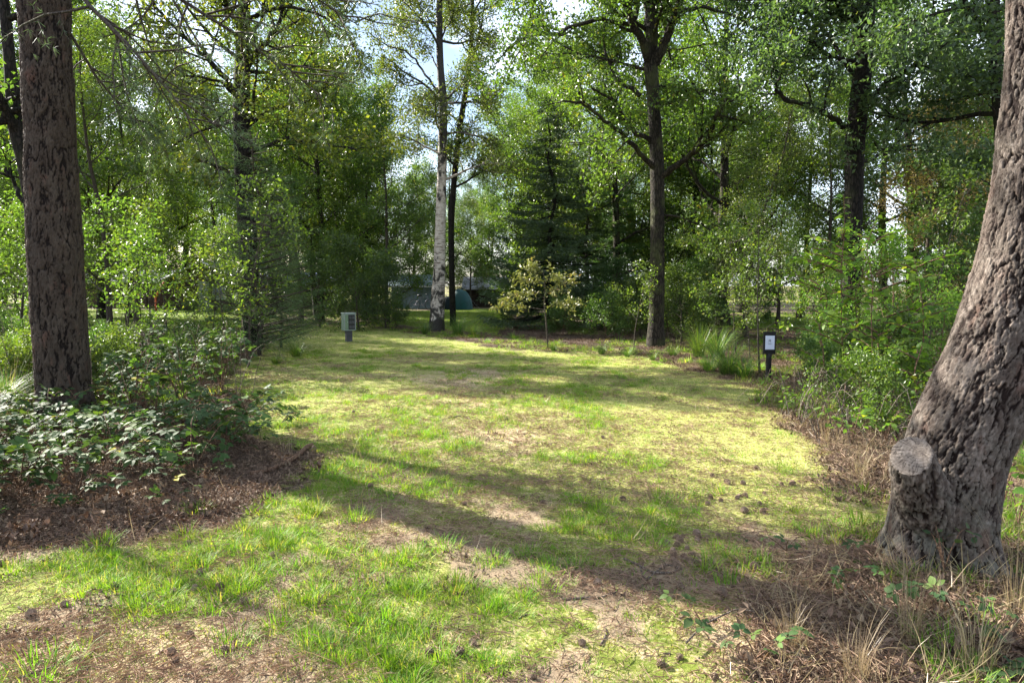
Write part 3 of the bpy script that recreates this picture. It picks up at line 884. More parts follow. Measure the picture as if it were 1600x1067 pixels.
# ------------------------------------------------------------------ trees with their own limbs
def hero(name, Y, base_px, trunk, limbs, label, seed, leafmat, bark, leaf=.10, auto=10, autoz=(7, 14), R=3.6, per=60, twig_nc=(8, 5), top=None, sigma=.15, gup=.04, keep=1.0, up=.5):
    base = P(base_px[0], base_px[1], Y); base[2] = gz(base[0], base[1])
    e = tag(empty(name, base), label, 'tree')
    w = Wood(seed); rng = w.rng
    tp = np.array([P(x, y, Y) - base for x, y, _ in trunk]); tr = np.array([wd / 2 / F * Y for _, _, wd in trunk])
    tp = np.concatenate([[tp[0] - [0, 0, .35]], tp]); tr = np.concatenate([[tr[0] * 1.15], tr])
    if top:
        q = tp[-1] + np.array(top); tp = np.concatenate([tp, [(tp[-1] + q) / 2 + [.1, .1, 0], q]]); tr = np.concatenate([tr, [tr[-1] * .6, .03]])
    # resample for smoothness
    tt = np.linspace(0, len(tp) - 1, len(tp) * 4)
    sm = np.stack([np.interp(tt, range(len(tp)), tp[:, c]) for c in range(3)], -1)
    for c in range(2): sm[2:-2, c] = (sm[:-4, c] + sm[1:-3, c] + sm[2:-2, c] + sm[3:-1, c] + sm[4:, c]) / 5
    w.t.add(sm, np.interp(tt, range(len(tp)), tr), 14, wob=.07, seed=seed)
    for lb_ in limbs:
        pxs, dY, w0, w1 = lb_[:4]
        q = np.array([P(x, y, Y + dY * i / max(1, len(pxs) - 1)) - base for i, (x, y) in enumerate(pxs)])
        t2 = np.linspace(0, len(q) - 1, len(q) * 3)
        q2 = np.stack([np.interp(t2, range(len(q)), q[:, c]) for c in range(3)], -1)
        q2[1:-1] += rng.normal(size=q2[1:-1].shape) * .02
        w.t.add(q2, np.linspace(w0, w1, len(q2)) / 2 / F * Y, 8, wob=.08, seed=seed + 1)
        L = np.linalg.norm(q[-1] - q[0])
        if len(lb_) < 5 or lb_[4]:
            w.sub(q2, max(L, 1.2), w1 / F * Y, 0, 2, up=gup, nc=twig_nc, ratio=.42, spread=(25, 75), mind=.3)
            w.tw.append(q2[-4:])
    for i in range(auto):
        z = autoz[0] + (autoz[1] - autoz[0]) * (i + rng.random()) / auto
        zi = min(z, sm[-1, 2])
        x = np.interp(zi, sm[:, 2], sm[:, 0]); y = np.interp(zi, sm[:, 2], sm[:, 1])
        az = i * 2.4 + rng.normal() * .3
        el = rng.uniform(.0, .7)
        w.grow((x, y, zi), (math.cos(az), math.sin(az), el), R * rng.uniform(.6, 1.1), .05, 0, 2, up=gup, nc=(6, 5), ratio=.5)
    put('trunk', w.t.mesh('trunk', bark), e)
    pos, cl = w.leaf_pos(per, sigma, keep)
    put('crown', leaves_mesh('crown', pos, leaf, rng, leafmat, clump=cl, up=up), e)
    TRI[name + str(seed)] = len(pos)
    return e

# centre oak
hero('oak_tree', 18.0, (1025, 541), [(1024, 541, 29.9), (1026, 500, 23.8), (1027, 420, 22.9), (1028, 340, 22.0), (1027, 270, 21.1), (1024, 200, 19.4), (1020, 140, 19.4), (1016, 95, 21.1)],
     [([(1015, 100), (1000, 60), (985, 25), (972, -20), (950, -90)], -1.5, 14, 7), ([(1016, 95), (1014, 50), (1010, 0), (1000, -80)], .5, 13, 8),
      ([(1018, 105), (1035, 75), (1050, 40), (1062, 0), (1075, -80)], -.8, 15, 8),
      ([(1030, 280), (1052, 262), (1078, 244), (1105, 220), (1120, 180), (1142, 148)], -1.6, 11, 5),
      ([(1020, 262), (1002, 242), (984, 225), (966, 205), (942, 186), (912, 160), (880, 158)], -2.2, 9, 3),
      ([(1020, 225), (990, 205), (975, 180), (955, 155), (925, 138)], -1.2, 8, 3),
      ([(1000, 150), (960, 120), (945, 80), (942, 40)], 1.2, 7, 3), ([(1022, 165), (1048, 160), (1064, 140)], -1, 6, 2),
      ([(990, 40), (930, 30), (870, 50), (815, 60), (790, 80)], -2.5, 7, 3), ([(1000, 10), (920, -20), (850, -10), (800, 20)], 1.5, 7, 3),
      ([(1028, 330), (1060, 340), (1100, 352), (1115, 372)], -1, 4, 2), ([(1055, 20), (1100, 10), (1160, 30), (1200, 60)], 2.0, 7, 3)],
     'oak with three forked upper limbs standing right of centre behind the clearing', 101, 'leaf_oak', 'bark_oak', auto=14, autoz=(6.6, 13), R=3.6, per=85, top=(0, 0, 4))
# left oak
hero('oak_tree', 17.4, (396, 548), [(396, 548, 34), (394, 500, 28), (390, 430, 28), (386, 360, 27), (381, 290, 26), (378, 220, 25), (377, 150, 25), (380, 80, 22), (381, 0, 18)],
     [([(371, 150), (355, 125), (335, 105), (312, 80), (290, 60), (262, 30), (240, 5)], -1, 10, 4), ([(325, 95), (290, 80), (262, 80), (236, 86)], -1.0, 4, 2),
      ([(382, 110), (400, 85), (420, 60), (436, 40), (450, -20)], 1, 10, 5), ([(378, 50), (360, 20), (345, -20)], -1, 8, 5),
      ([(378, 285), (355, 268), (330, 256), (300, 248)], -1.4, 7, 3), ([(384, 240), (410, 228), (450, 216), (500, 222), (560, 236)], -1.8, 8, 2),
      ([(384, 200), (420, 170), (470, 165), (530, 120)], 1.0, 7, 2), ([(378, 190), (345, 195), (300, 210), (250, 240)], 1.8, 6, 2),
      ([(384, 30), (440, 10), (500, 20), (550, 60)], -1.5, 7, 2)],
     'dark-trunked oak behind the left thicket', 102, 'leaf_yellow', 'bark_dark', auto=14, autoz=(5.0, 12), R=3.2, per=76, top=(0, 0, 4))
# right oak
hero('oak_tree', 14.6, (1326, 556), [(1326, 560, 34), (1328, 500, 29), (1331, 420, 28), (1333, 340, 28), (1335, 270, 28), (1336, 210, 29), (1345, 150, 28), (1350, 90, 26), (1353, 0, 26)],
     [([(1328, 208), (1312, 188), (1290, 178), (1268, 166), (1240, 160), (1216, 148), (1214, 130), (1221, 114)], -1.2, 9, 4),
      ([(1345, 30), (1330, 20), (1312, 5), (1290, -10)], -1, 11, 7), ([(1350, 165), (1370, 145), (1400, 120), (1440, 100)], -1.5, 7, 3),
      ([(1340, 100), (1300, 90), (1260, 60), (1215, 70), (1180, 90)], -.8, 7, 2), ([(1352, 60), (1400, 50), (1450, 60), (1500, 90)], 1.6, 7, 3),
      ([(1338, 260), (1380, 240), (1430, 225), (1480, 240)], 1.5, 6, 2), ([(1350, 20), (1280, -10), (1200, 10), (1160, 40)], 1.0, 8, 3)],
     'dark thick-trunked oak behind the saplings right of the black sign, bent limb reaching left', 103, 'leaf_dark', 'bark_dark', auto=13, autoz=(5.0, 11), R=3.2, per=90, top=(0, 0, 4))
# birch
hero('birch_tree', 24.0, (684, 513), [(682, 516, 25.8), (683, 490, 22.4), (686, 430, 18.9), (688, 360, 16.3), (690, 290, 14.6), (692, 220, 13.8), (692, 150, 12.9), (688, 110, 11.2), (686, 50, 10.3), (687, 0, 9.5), (688, -60, 6.9)],
     [([(685, 145), (668, 122), (650, 95), (630, 80), (600, 68), (575, 50)], -1, 4, 1.5), ([(688, 185), (665, 175), (640, 170), (615, 172)], -1, 3, 1), ([(692, 160), (710, 145), (726, 120), (735, 95)], 1, 4, 1.5),
      ([(686, 110), (672, 85), (662, 65)], 1, 3, 1), ([(690, 60), (705, 30), (715, 0)], -1, 3, 1), ([(684, 50), (665, 25), (650, 0)], 1, 3, 1)],
     'white-barked birch standing at the centre back edge of the clearing', 104, 'leaf_birch', 'bark_birch', leaf=.085, auto=16, autoz=(5.0, 14), R=2.4, per=115, twig_nc=(6, 4), gup=.02, sigma=.16)
# second thinner birch top
hero('birch_tree', 27.0, (706, 506), [(708, 506, 10), (706, 430, 9), (704, 330, 9), (718, 200, 9), (730, 130, 8), (738, 60, 7), (738, 0, 6)],
     [([(730, 125), (738, 90), (752, 50), (758, 0)], -1, 5, 2), ([(728, 130), (700, 150)], 1, 3, 1)],
     'slender dark-stemmed birch leaning right just behind the white birch', 105, 'leaf_birch', 'bark_dark', leaf=.085, auto=14, autoz=(5, 14), R=1.9, per=115, twig_nc=(6, 4), gup=.02)
# leaning dark trunk behind the left pine
hero('oak_tree', 10.5, (75, 606), [(72, 606, 26), (62, 500, 23), (55, 400, 22), (48, 300, 22), (38, 240, 26), (24, 190, 24), (15, 100, 16), (8, 20, 15), (0, -40, 14)],
     [([(30, 215), (15, 185), (2, 160), (-20, 130)], -.5, 18, 12), ([(45, 320), (25, 295), (5, 255), (-20, 235)], .5, 7, 4), ([(38, 150), (10, 140), (-20, 132)], .3, 4, 2)],
     'thin dark forked trunk leaning left, partly hidden behind the big left pine', 106, 'leaf_oak', 'bark_dark', auto=6, autoz=(5.5, 9), R=2.2, per=28, top=(-.5, 0, 4))
# trunk behind the right pine
hero('oak_tree', 12.8, (1556, 575), [(1556, 578, 24), (1560, 480, 22), (1563, 380, 21), (1569, 290, 20), (1568, 220, 20), (1560, 150, 18), (1554, 80, 18), (1551, 0, 16)],
     [([(1563, 180), (1585, 140), (1590, 100)], .5, 6, 3), ([(1562, 210), (1545, 150), (1530, 130), (1505, 115)], -.8, 4, 1.5), ([(1552, 60), (1530, 45), (1505, 38)], -.8, 6, 3), ([(1565, 300), (1520, 270), (1480, 240)], -.5, 4, 1.5),
      ([(1555, 20), (1500, 10), (1440, 30), (1400, 40)], -1.5, 6, 2), ([(1562, 140), (1520, 150), (1460, 160)], .8, 5, 2)],
     'dark knotty oak just left of the leaning right-hand pine, partly behind it', 107, 'leaf_dark', 'bark_dark', auto=11, autoz=(3.6, 10), R=2.8, per=95, top=(0, 0, 3.5))
# ------------------------------------------------------------------ trees round the clearing, each placed by its ground point
RN = random.Random(17)
def gx(px, Y): return (px - 800) / F * (Y * math.cos(PITCH) + CAM_H * math.sin(PITCH))
single = [
 # key, name, px, Y, scale, label, leafmat, barkmat
 ('spruce_a', 'spruce_tree', 858, 25.0, .80, 'dark green conical spruce behind the bronze-leaved young oak, lower boughs near the ground', None, None),
 ('spruce_b', 'spruce_tree', 915, 29.0, .95, 'second, fresher green conifer just right of the dark spruce', None, None),
 ('spruce_b', 'spruce_tree', 965, 31.0, .85, 'light green conifer seen between the dark spruce and the centre oak', None, None),
 ('spruce_a', 'spruce_tree', 832, 38.0, .9, 'dark conifer tucked behind the conical spruce on its left', None, None),
 ('pine_y', 'young_pine_tree', 407, 15.5, 1.0, 'young soft-needled blue-green pine at the left corner of the lawn', None, None),
 ('pine_y', 'young_pine_tree', 440, 17.5, .72, 'smaller young pine tucked right of the soft-needled pine', None, None),
 ('oak_c', 'leafy_tree', 497, 33.0, 1.0, 'dark slim trunk with bushy crown left of the path gap behind the green power box', 'leaf_yellow', 'bark_dark'),
 ('oak_c', 'leafy_tree', 532, 36.0, 1.0, 'slim dark tree just right of the one behind the green power box', None, 'bark_dark'),
 ('slim_b', 'leafy_tree', 605, 29.0, .95, 'multi-branched small tree between the green power box and the white birch', 'leaf_oak', 'bark_thin'),
 ('slim_a', 'leafy_tree', 705, 45.0, .9, 'dark slender tree right behind the teal tent', 'leaf_oak', 'bark_dark'),
 ('oak_a', 'leafy_tree', 1077, 32.0, .9, 'dark-stemmed tree right behind the centre oak', None, 'bark_dark'),
 ('oak_c', 'leafy_tree', 1096, 34.0, 1.0, 'second dark-stemmed tree close right of the pair behind the centre oak', 'leaf_light', 'bark_dark'),
 ('slim_a', 'leafy_tree', 1165, 21.0, .62, 'slender light green tree between the centre oak and the black sign', 'leaf_birch', None),
 ('slim_b', 'leafy_tree', 1215, 27.0, .75, 'slender leafy tree behind the black sign', 'leaf_oak', None),
 ('oak_c', 'leafy_tree', 1470, 42.0, .8, 'far dark-stemmed tree seen above the saplings left of the leaning pine', 'leaf_dark', 'bark_dark'),
 ('slim_b', 'leafy_tree', 1440, 17.0, .60, 'small rusty-leaved tree in the thicket left of the leaning pine', 'leaf_rust', None),
 ('slim_a', 'leafy_tree', 175, 19.0, .72, 'slim light-leaved tree to the right of the big left pine', 'leaf_light', None),
 ('oak_a', 'leafy_tree', 160, 33.0, 1.0, 'broad leafy tree far behind the left thicket', 'leaf_light', 'bark_dark'),
 ('oak_b', 'leafy_tree', 290, 51.0, 1.1, 'tall broad tree rising behind the dark-walled chalet', 'leaf_oak', 'bark_dark'),
 ('slim_a', 'leafy_tree', 215, 30.0, 1.0, 'bright green slim-crowned tree just left of the chalet', 'leaf_light', None),
 ('bush_b', 'bush', 560, 24.5, .95, 'dense green bush behind the green power box', None, None),
 ('bush_a', 'bush', 603, 25.5, .6, 'dark leafy bush on bare litter between power box and birch', 'leaf_dark', None),
 ('bush_b', 'bush', 500, 26.0, .8, 'leafy bush left of the green power box at the lawn edge', None, None),
 ('bush_b', 'bush', 1000, 21.5, .55, 'bright leafy shrub at the left foot of the centre oak', 'leaf_light', None),
 ('bush_b', 'bush', 1065, 19.5, .60, 'bright leafy shrub at the right foot of the centre oak', 'leaf_light', None),
 ('bush_a', 'bush', 1100, 27.0, .6, 'green bush behind the tall sedge, right of the centre oak', None, None),
 ('bush_a', 'bush', 955, 28.0, .6, 'fresh green shrub in front of the conifers, left of the centre oak', 'needle_fresh', None),
 ('bush_s', 'bush', 1380, 12.0, 1.0, 'tall leafy bush right behind the saplings by the leaning pine', 'leaf_fresh', None),
 ('bush_s', 'bush', 1465, 9.2, .6, 'leafy bush close left of the leaning pine', 'leaf_fresh', None),
 ('bush_s', 'bush', 1300, 14.0, .9, 'leafy bush behind the black sign to its right', 'leaf_light', None),
 ('bush_a', 'bush', 1520, 14.5, .7, 'dense green bush directly behind the leaning pine', None, None),
 ('bush_a', 'bush', 30, 15.0, .75, 'leafy bush left of the big left pine', 'leaf_light', None),
 ('bush_s', 'bush', 310, 15.0, .50, 'waist-high green bush left of the young pine', None, None),
]
for key, nm, px, Y, s, lab, lm, bm in single:
    plant_tree(key, nm, gx(px, Y), Y, s, label=lab, cat='bush' if nm == 'bush' else 'tree', leafmat=lm, barkmat=bm, rng=RN)
# thin young stems
for i, (px, Y, s, lab) in enumerate([(195, 12.5, 1.0, 'pair-stemmed thin sapling right of the big left pine'), (207, 13.3, .9, 'thin bare-stemmed sapling in the left thicket'),
        (237, 12.0, .95, 'thin dark sapling in front of the chalet'), (263, 14.0, .9, 'slight sapling between the chalet and the young pine'),
        (330, 14.0, .8, 'leaning sapling beside the young pine'), (1150, 15.5, .8, 'thin pale sapling left of the black sign'),
        (1172, 15.0, .7, 'thin sapling among the sedge left of the black sign'), (1187, 12.3, .85, 'slender sapling directly behind the black sign'),
        (352, 12.6, .95, 'fine-leaved sapling in front of the young pine'), (388, 13.2, 1.0, 'fine-leaved sapling against the young pine, nearest the lawn'), (990, 17.0, .8, 'slender bright-leaved sapling left of the centre oak'), (1440, 11.5, 1.0, 'tall thin sapling behind the leafy bush by the leaning pine'), (1262, 16.0, 1.0, 'tall sapling behind and right of the black sign')]):
    plant_tree('sap_a' if i % 2 else 'sap_b', 'sapling', gx(px, Y), Y, s * 1.1, label=lab, cat='sapling', rng=RN)
# bronze-leaved young oak in the middle
def young_oak():
    w = Wood(301); rng = w.rng
    Y = 17.3
    base = P(858, 545, Y); base[2] = gz(base[0], base[1])
    e = tag(empty('young_oak_tree', base), 'young oak sapling with pale bronze-green leaves at the centre edge of the lawn', 'sapling')
    tr = np.array([P(x, y, Y) - base for x, y in ((858, 560), (856, 545), (853, 500), (850, 470), (851, 440), (848, 415))])
    w.t.add(tr, [.03, .026, .022, .018, .014, .008], 6)
    for pxs in ([(851, 462), (835, 448), (805, 452), (780, 458)], [(851, 455), (870, 440), (900, 432)], [(850, 440), (835, 428), (800, 432)], [(850, 435), (865, 420), (885, 425)], [(849, 422), (840, 410), (825, 408)],
                [(852, 480), (820, 475), (790, 470), (770, 478)], [(852, 475), (880, 470), (905, 468)]):
        q = np.array([P(x, y, Y + rng.normal() * .2) - base for x, y in pxs])
        w.t.add(q, np.linspace(.009, .003, len(q)), 4)
        w.sub(q, 1.0, .006, 0, 1, nc=(9, 5), ratio=.4, up=.03)
        w.tw.append(q[-3:])
    put('trunk', w.t.mesh('trunk', 'bark_thin'), e)
    e.scale = (.93, .93, .93)
    pos, cl = w.leaf_pos(52, .05)
    put('crown', leaves_mesh('crown', pos, .10, rng, 'leaf_bronze', clump=cl, aspect=.5), e)
young_oak()

# the wood beyond: trees in a mass, closing the view
MARKS = [(20, 'left of the big left pine'), (150, 'behind the big left pine'), (260, 'behind the left thicket'), (380, 'over the dark chalet'), (470, 'behind the young pine'),
         (580, 'behind the power box'), (670, 'left of the white birch'), (760, 'behind the teal tent'), (900, 'behind the bronze young oak'), (990, 'behind the fresh conifers'), (1060, 'behind the centre oak'),
         (1180, 'right of the centre oak'), (1260, 'behind the black sign'), (1380, 'behind the dark right oak'), (1500, 'behind the rusty-leaved tree'), (9999, 'behind the leaning pine')]
HUE = {'leaf_oak': 'mid-green', 'leaf_light': 'light green', 'leaf_dark': 'dark green', 'leaf_birch': 'fine-leaved yellowish', 'leaf_yellow': 'yellow-tinged', 'leaf_bush': 'glossy green', None: 'green'}
SHAPE = {'oak_a': 'broad', 'oak_b': 'tall broad', 'oak_c': 'low-crowned', 'slim_a': 'slim', 'slim_b': 'short slim', 'airy': 'added thin-crowned shade', 'bush_a': 'tall', 'bush_b': 'rounded', 'low_a': 'upright', 'low_b': 'spreading', 'bush_s': 'loose'}
def where(px): return next(w_ for lim, w_ in MARKS if px < lim)
def fill(items, grp, place, cat='tree'):
    for key, px, Y, s, lm in items:
        lab = '%s %s %s %s, %s' % (HUE[lm], SHAPE[key], cat, place, where(px))
        plant_tree(key, 'leafy_tree' if cat == 'tree' else 'bush', gx(px, Y), Y, s, label=lab, cat=cat, group=grp, leafmat=lm, rng=RN)
far = []
for i in range(46):
    px = -250 + i * 46 + RN.uniform(-22, 22)
    Y = RN.uniform(52, 68)
    if 1200 < px < 1530: continue
    far.append((RN.choice(['oak_a', 'oak_b', 'oak_c', 'slim_a']), px, Y, RN.uniform(.95, 1.25) * (.8 if 540 < px < 780 else 1), RN.choice(['leaf_oak', 'leaf_light', 'leaf_light', 'leaf_dark'])))
fill(far, 'trees of the far wood', 'in the far wood')
mid = []
for i in range(30):
    px = -150 + i * 64 + RN.uniform(-22, 22)
    Y = RN.uniform(32, 48)
    if 1190 < px < 1500 or 560 < px < 740 or (225 < px < 390 and Y < 46): continue
    mid.append((RN.choice(['oak_a', 'oak_c', 'slim_a', 'slim_b']), px, Y, RN.uniform(.85, 1.1), RN.choice(['leaf_oak', 'leaf_light', 'leaf_light', 'leaf_birch'])))
fill(mid, 'trees of the middle wood', 'past the second lawn')
hedge = []
for i in range(46):
    px = -300 + i * 48 + RN.uniform(-15, 15)
    Y = RN.uniform(56, 64)
    hedge.append((RN.choice(['bush_a', 'bush_b']), px, Y, RN.uniform(.75, 1.05), RN.choice(['leaf_bush', 'leaf_dark', 'leaf_oak'])))
fill(hedge, 'bushes along the far wood', 'edging the far wood', 'bush')
near_r = [('oak_c', 1620, 24, 1.0, 'leaf_oak'), ('slim_a', 1560, 27, .9, 'leaf_light'), ('oak_a', 1380, 24, .85, 'leaf_oak'), ('oak_c', 1250, 33, 1.0, 'leaf_dark'), ('slim_b', 1290, 23, .8, 'leaf_light'),
          ('oak_b', 1700, 30, 1.0, 'leaf_dark'), ('oak_c', 1160, 40, 1.0, 'leaf_light'), ('slim_b', 1500, 22, .85, 'leaf_birch'), ('oak_b', 1130, 27, 1.0, 'leaf_light'), ('oak_a', 960, 30, 1.0, 'leaf_oak'), ('oak_b', 1430, 28, 1.0, 'leaf_oak'), ('oak_a', 860, 36, .95, 'leaf_light')]
fill(near_r, 'trees right of the centre oak', 'in the nearer wood')
near_l = [('oak_c', 60, 27, .9, 'leaf_light'), ('slim_b', -20, 22, .9, 'leaf_light'), ('oak_a', 440, 40, .9, 'leaf_light'), ('slim_a', 470, 29, .8, 'leaf_oak'), ('slim_b', 560, 40, .9, 'leaf_yellow'), ('oak_c', 345, 50, 1.2, 'leaf_oak'), ('oak_a', 205, 34, 1.0, 'leaf_light'), ('oak_b', 420, 33, 1.0, 'leaf_oak'), ('oak_a', 500, 30, .85, 'leaf_oak'), ('oak_b', 100, 24, .9, 'leaf_light'), ('oak_a', 570, 31, .6, 'leaf_light'), ('oak_a', -80, 30, 1.1, 'leaf_oak')]
near_l += [('slim_b', 585, 41, .68, 'leaf_light'), ('slim_a', 640, 48, .62, 'leaf_light'), ('slim_b', 735, 49, .75, 'leaf_birch'), ('oak_c', 765, 52, .75, 'leaf_light'), ('slim_b', 665, 52, .75, 'leaf_light')]
near_l.append(('airy', -440, 8.2, .85, 'leaf_birch'))  # unseen tree added at the left so its crown dapples the front lawn
fill(near_l, 'trees left of the birch', 'in the nearer wood')
# undergrowth bushes
ug = []
for i in range(40):
    px = RN.uniform(-60, 420); Y = RN.uniform(9.3, 15)
    x, y = gx(px, Y), Y
    if inside(PITCH_LAWN, np.array([x]), np.array([y]))[0]: continue
    if 340 < px < 450 and Y > 13: continue
    ug.append((RN.choice(['low_a', 'low_b']), px, Y, RN.uniform(.4, .72), RN.choice(['leaf_bush', 'leaf_bush', 'leaf_light'])))
for key, px, Y, s, lm in ug:
    plant_tree(key, 'undergrowth_bush', gx(px, Y), Y, s, label='%s %s bush, %s left thicket, %s' % (HUE[lm], SHAPE[key], 'front' if Y < 11 else 'middle' if Y < 13 else 'back', where(px)), cat='bush', group='low bushes of the left thicket', leafmat=lm, rng=RN)
ug = []
for i in range(60):
    px = RN.uniform(1190, 1640); Y = RN.uniform(6.2, 13)
    x = gx(px, Y)
    if inside(PITCH_LAWN, np.array([x]), np.array([Y]))[0] or (px > 1540 and Y < 9): continue
    if px < 1245 and Y < 12.5: continue
    ug.append((RN.choice(['low_a', 'low_b']), px, Y, RN.uniform(.5, .85), RN.choice(['leaf_bush', 'leaf_light', 'leaf_bush'])))
for key, px, Y, s, lm in ug[:13]:
    plant_tree(key, 'undergrowth_bush', gx(px, Y), Y, s, label='%s %s bush, %s right thicket, %s' % (HUE[lm], SHAPE[key], 'front' if Y < 8 else 'middle' if Y < 10.5 else 'back', 'nearest the black sign' if px < 1300 else 'below the saplings' if px < 1420 else 'left of the leaning pine' if px < 1510 else 'behind the leaning pine'), cat='bush', group='low bushes of the right thicket', leafmat=lm, rng=RN)
ug = []
for i in range(34):
    px = RN.uniform(430, 1200); Y = RN.uniform(20, 30)
    x = gx(px, Y)
    if inside(PITCH_LAWN, np.array([x]), np.array([Y]))[0] or inside(LAWN_FAR, np.array([x]), np.array([Y]))[0] or 620 < px < 860: continue
    plant_tree(RN.choice(['low_a', 'low_b']), 'undergrowth_bush', x, Y, RN.uniform(.7, 1.2), label='low green bush on the litter strip %s' % where(px), cat='bush', group='low bushes behind the clearing', rng=RN)

# ------------------------------------------------------------------ plants whose leaves can be picked out one by one
def leaflet(L, W, n=5, fold=.18, bend=.25):
    """pointed oval leaf blade along +x, two rows of quads either side of the midrib"""
    t = np.linspace(0, 1, n + 1)
    wv = np.sin(math.pi * t ** .8) ** .9 * W / 2
    wv[0] = W * .04; wv[-1] = .0005
    z = -bend * L * t ** 2
    mid = np.stack([t * L, 0 * t, z], -1)
    l = mid + np.stack([0 * t, wv, wv * fold], -1); r = mid + np.stack([0 * t, -wv, wv * fold], -1)
    V = np.concatenate([mid, l, r]); m = n + 1
    Q = []
    for i in range(n):
        Q.append((i, i + 1, m + i + 1, m + i)); Q.append((i + 1, i, 2 * m + i, 2 * m + i + 1))
    return V, np.array(Q)
def compound(name, mat, k, L, W, stalk, seed, var=None):
    rng = np.random.default_rng(seed)
    Vs, Qs, n = [], [], 0
    angs = {1: [0], 3: [0, 1.15, -1.15], 5: [0, .75, -.75, 1.9, -1.9]}[k]
    vars_ = []
    base = rng.uniform(.1, .85) if var is None else var
    for a in angs:
        V, Q = leaflet(L * (1 if a == 0 else .82) * rng.uniform(.9, 1.1), W * (1 if a == 0 else .85), bend=rng.uniform(.1, .3))
        V = V + [0.012 if k > 1 else 0, 0, 0]
        c, s = math.cos(a), math.sin(a)
        tl = rng.uniform(-.2, .2)
        V = np.stack([V[:, 0] * c - V[:, 1] * s, V[:, 0] * s + V[:, 1] * c, V[:, 2] + V[:, 0] * tl], -1) + [stalk, 0, 0]
        Vs.append(V); Qs.append(Q + n); n += len(V)
        vars_ += [np.clip(base + rng.uniform(-.06, .06), 0, 1)] * len(Q)
    # stalk
    sv_ = np.array([[0, -.0012, 0], [0, .0012, 0], [stalk + .014, .0008, .001], [stalk + .014, -.0008, .001]])
    Vs.append(sv_); Qs.append(np.array([[0, 1, 2, 3]]) + n); vars_.append(base)
    return make_mesh(name, np.concatenate(Vs), np.concatenate(Qs), None, [mat], var=vars_, smooth=True)
BR = [compound('leaf', 'leaf_bramble', k, .075, .05, .04, 400 + i, v) for i, (k, v) in enumerate([(3, .15), (3, .4), (3, .7), (5, .25), (5, .55), (5, .8), (3, .88), (3, .97)])]
BRW = [5, 5, 4, 5, 5, 3, 1.2, .25]
SL = [compound('leaf', 'leaf_fresh', 1, .095, .06, .015, 430 + i, v) for i, v in enumerate([.2, .45, .6, .8, .95])]
SLW = [3, 4, 4, 3, .5]
NL = [compound('leaf', 'leaf_dark', 1, .075, .05, .012, 450 + i, v) for i, v in enumerate([.4, .6, .8])]
NLW = [1, 1, 1]
def leafy_plant(name, base, stems, meshes, wts, nleaf, label, cat, seed, group=None, sc=1.0, stem_mat='bark_shoot', r0=.006, off=.35, flat=.35):
    """stems: list of world paths; leaves are separate parts along them, turned outward"""
    rng = random.Random(seed)
    base = np.array(base, float)
    e = tag(empty(name, base), label, cat, group)
    T = Tubes()
    L = []
    for st_ in stems:
        q = np.array(st_) - base
        tt = np.linspace(0, len(q) - 1, len(q) * 3)
        q2 = np.stack([np.interp(tt, range(len(q)), q[:, c]) for c in range(3)], -1)
        T.add(q2, np.linspace(r0, r0 * .3, len(q2)), 4)
        L.append((q2, np.linalg.norm(np.diff(q2, axis=0), axis=1).sum()))
    put('stem', T.mesh('stem', stem_mat), e)
    tot = sum(l for _, l in L)
    for q2, l in L:
        m = max(2, int(nleaf * l / tot))
        for i in range(m):
            t = off + (1 - off) * (i + rng.random() * .7) / m
            x = min(t * (len(q2) - 1), len(q2) - 1.001); k = int(x); f = x - k
            p = q2[k] * (1 - f) + q2[k + 1] * f
            d = q2[k + 1] - q2[k]
            az = math.atan2(d[1], d[0]) + (1 if i % 2 else -1) * rng.uniform(.3, 1.7)
            o = bpy.data.objects.new('leaf', rng.choices(meshes, wts)[0])
            COL.objects.link(o); o.parent = e
            o.location = p
            o.rotation_euler = (rng.gauss(0, flat), rng.gauss(-.1, flat), az)
            s = sc * rng.uniform(.65, 1.2)
            o.scale = (s, s, s)
    return e
def arch(b, az, L, h, rng, n=6):
    b = np.array(b, float); pts_ = []
    bend = rng.uniform(-.5, .5)
    for i in range(n):
        t = i / (n - 1)
        a = az + bend * t
        pts_.append(b + np.array([math.cos(a) * L * t, math.sin(a) * L * t, h * math.sin(math.pi * min(1, t * .78 + .04)) + .02]))
    return pts_
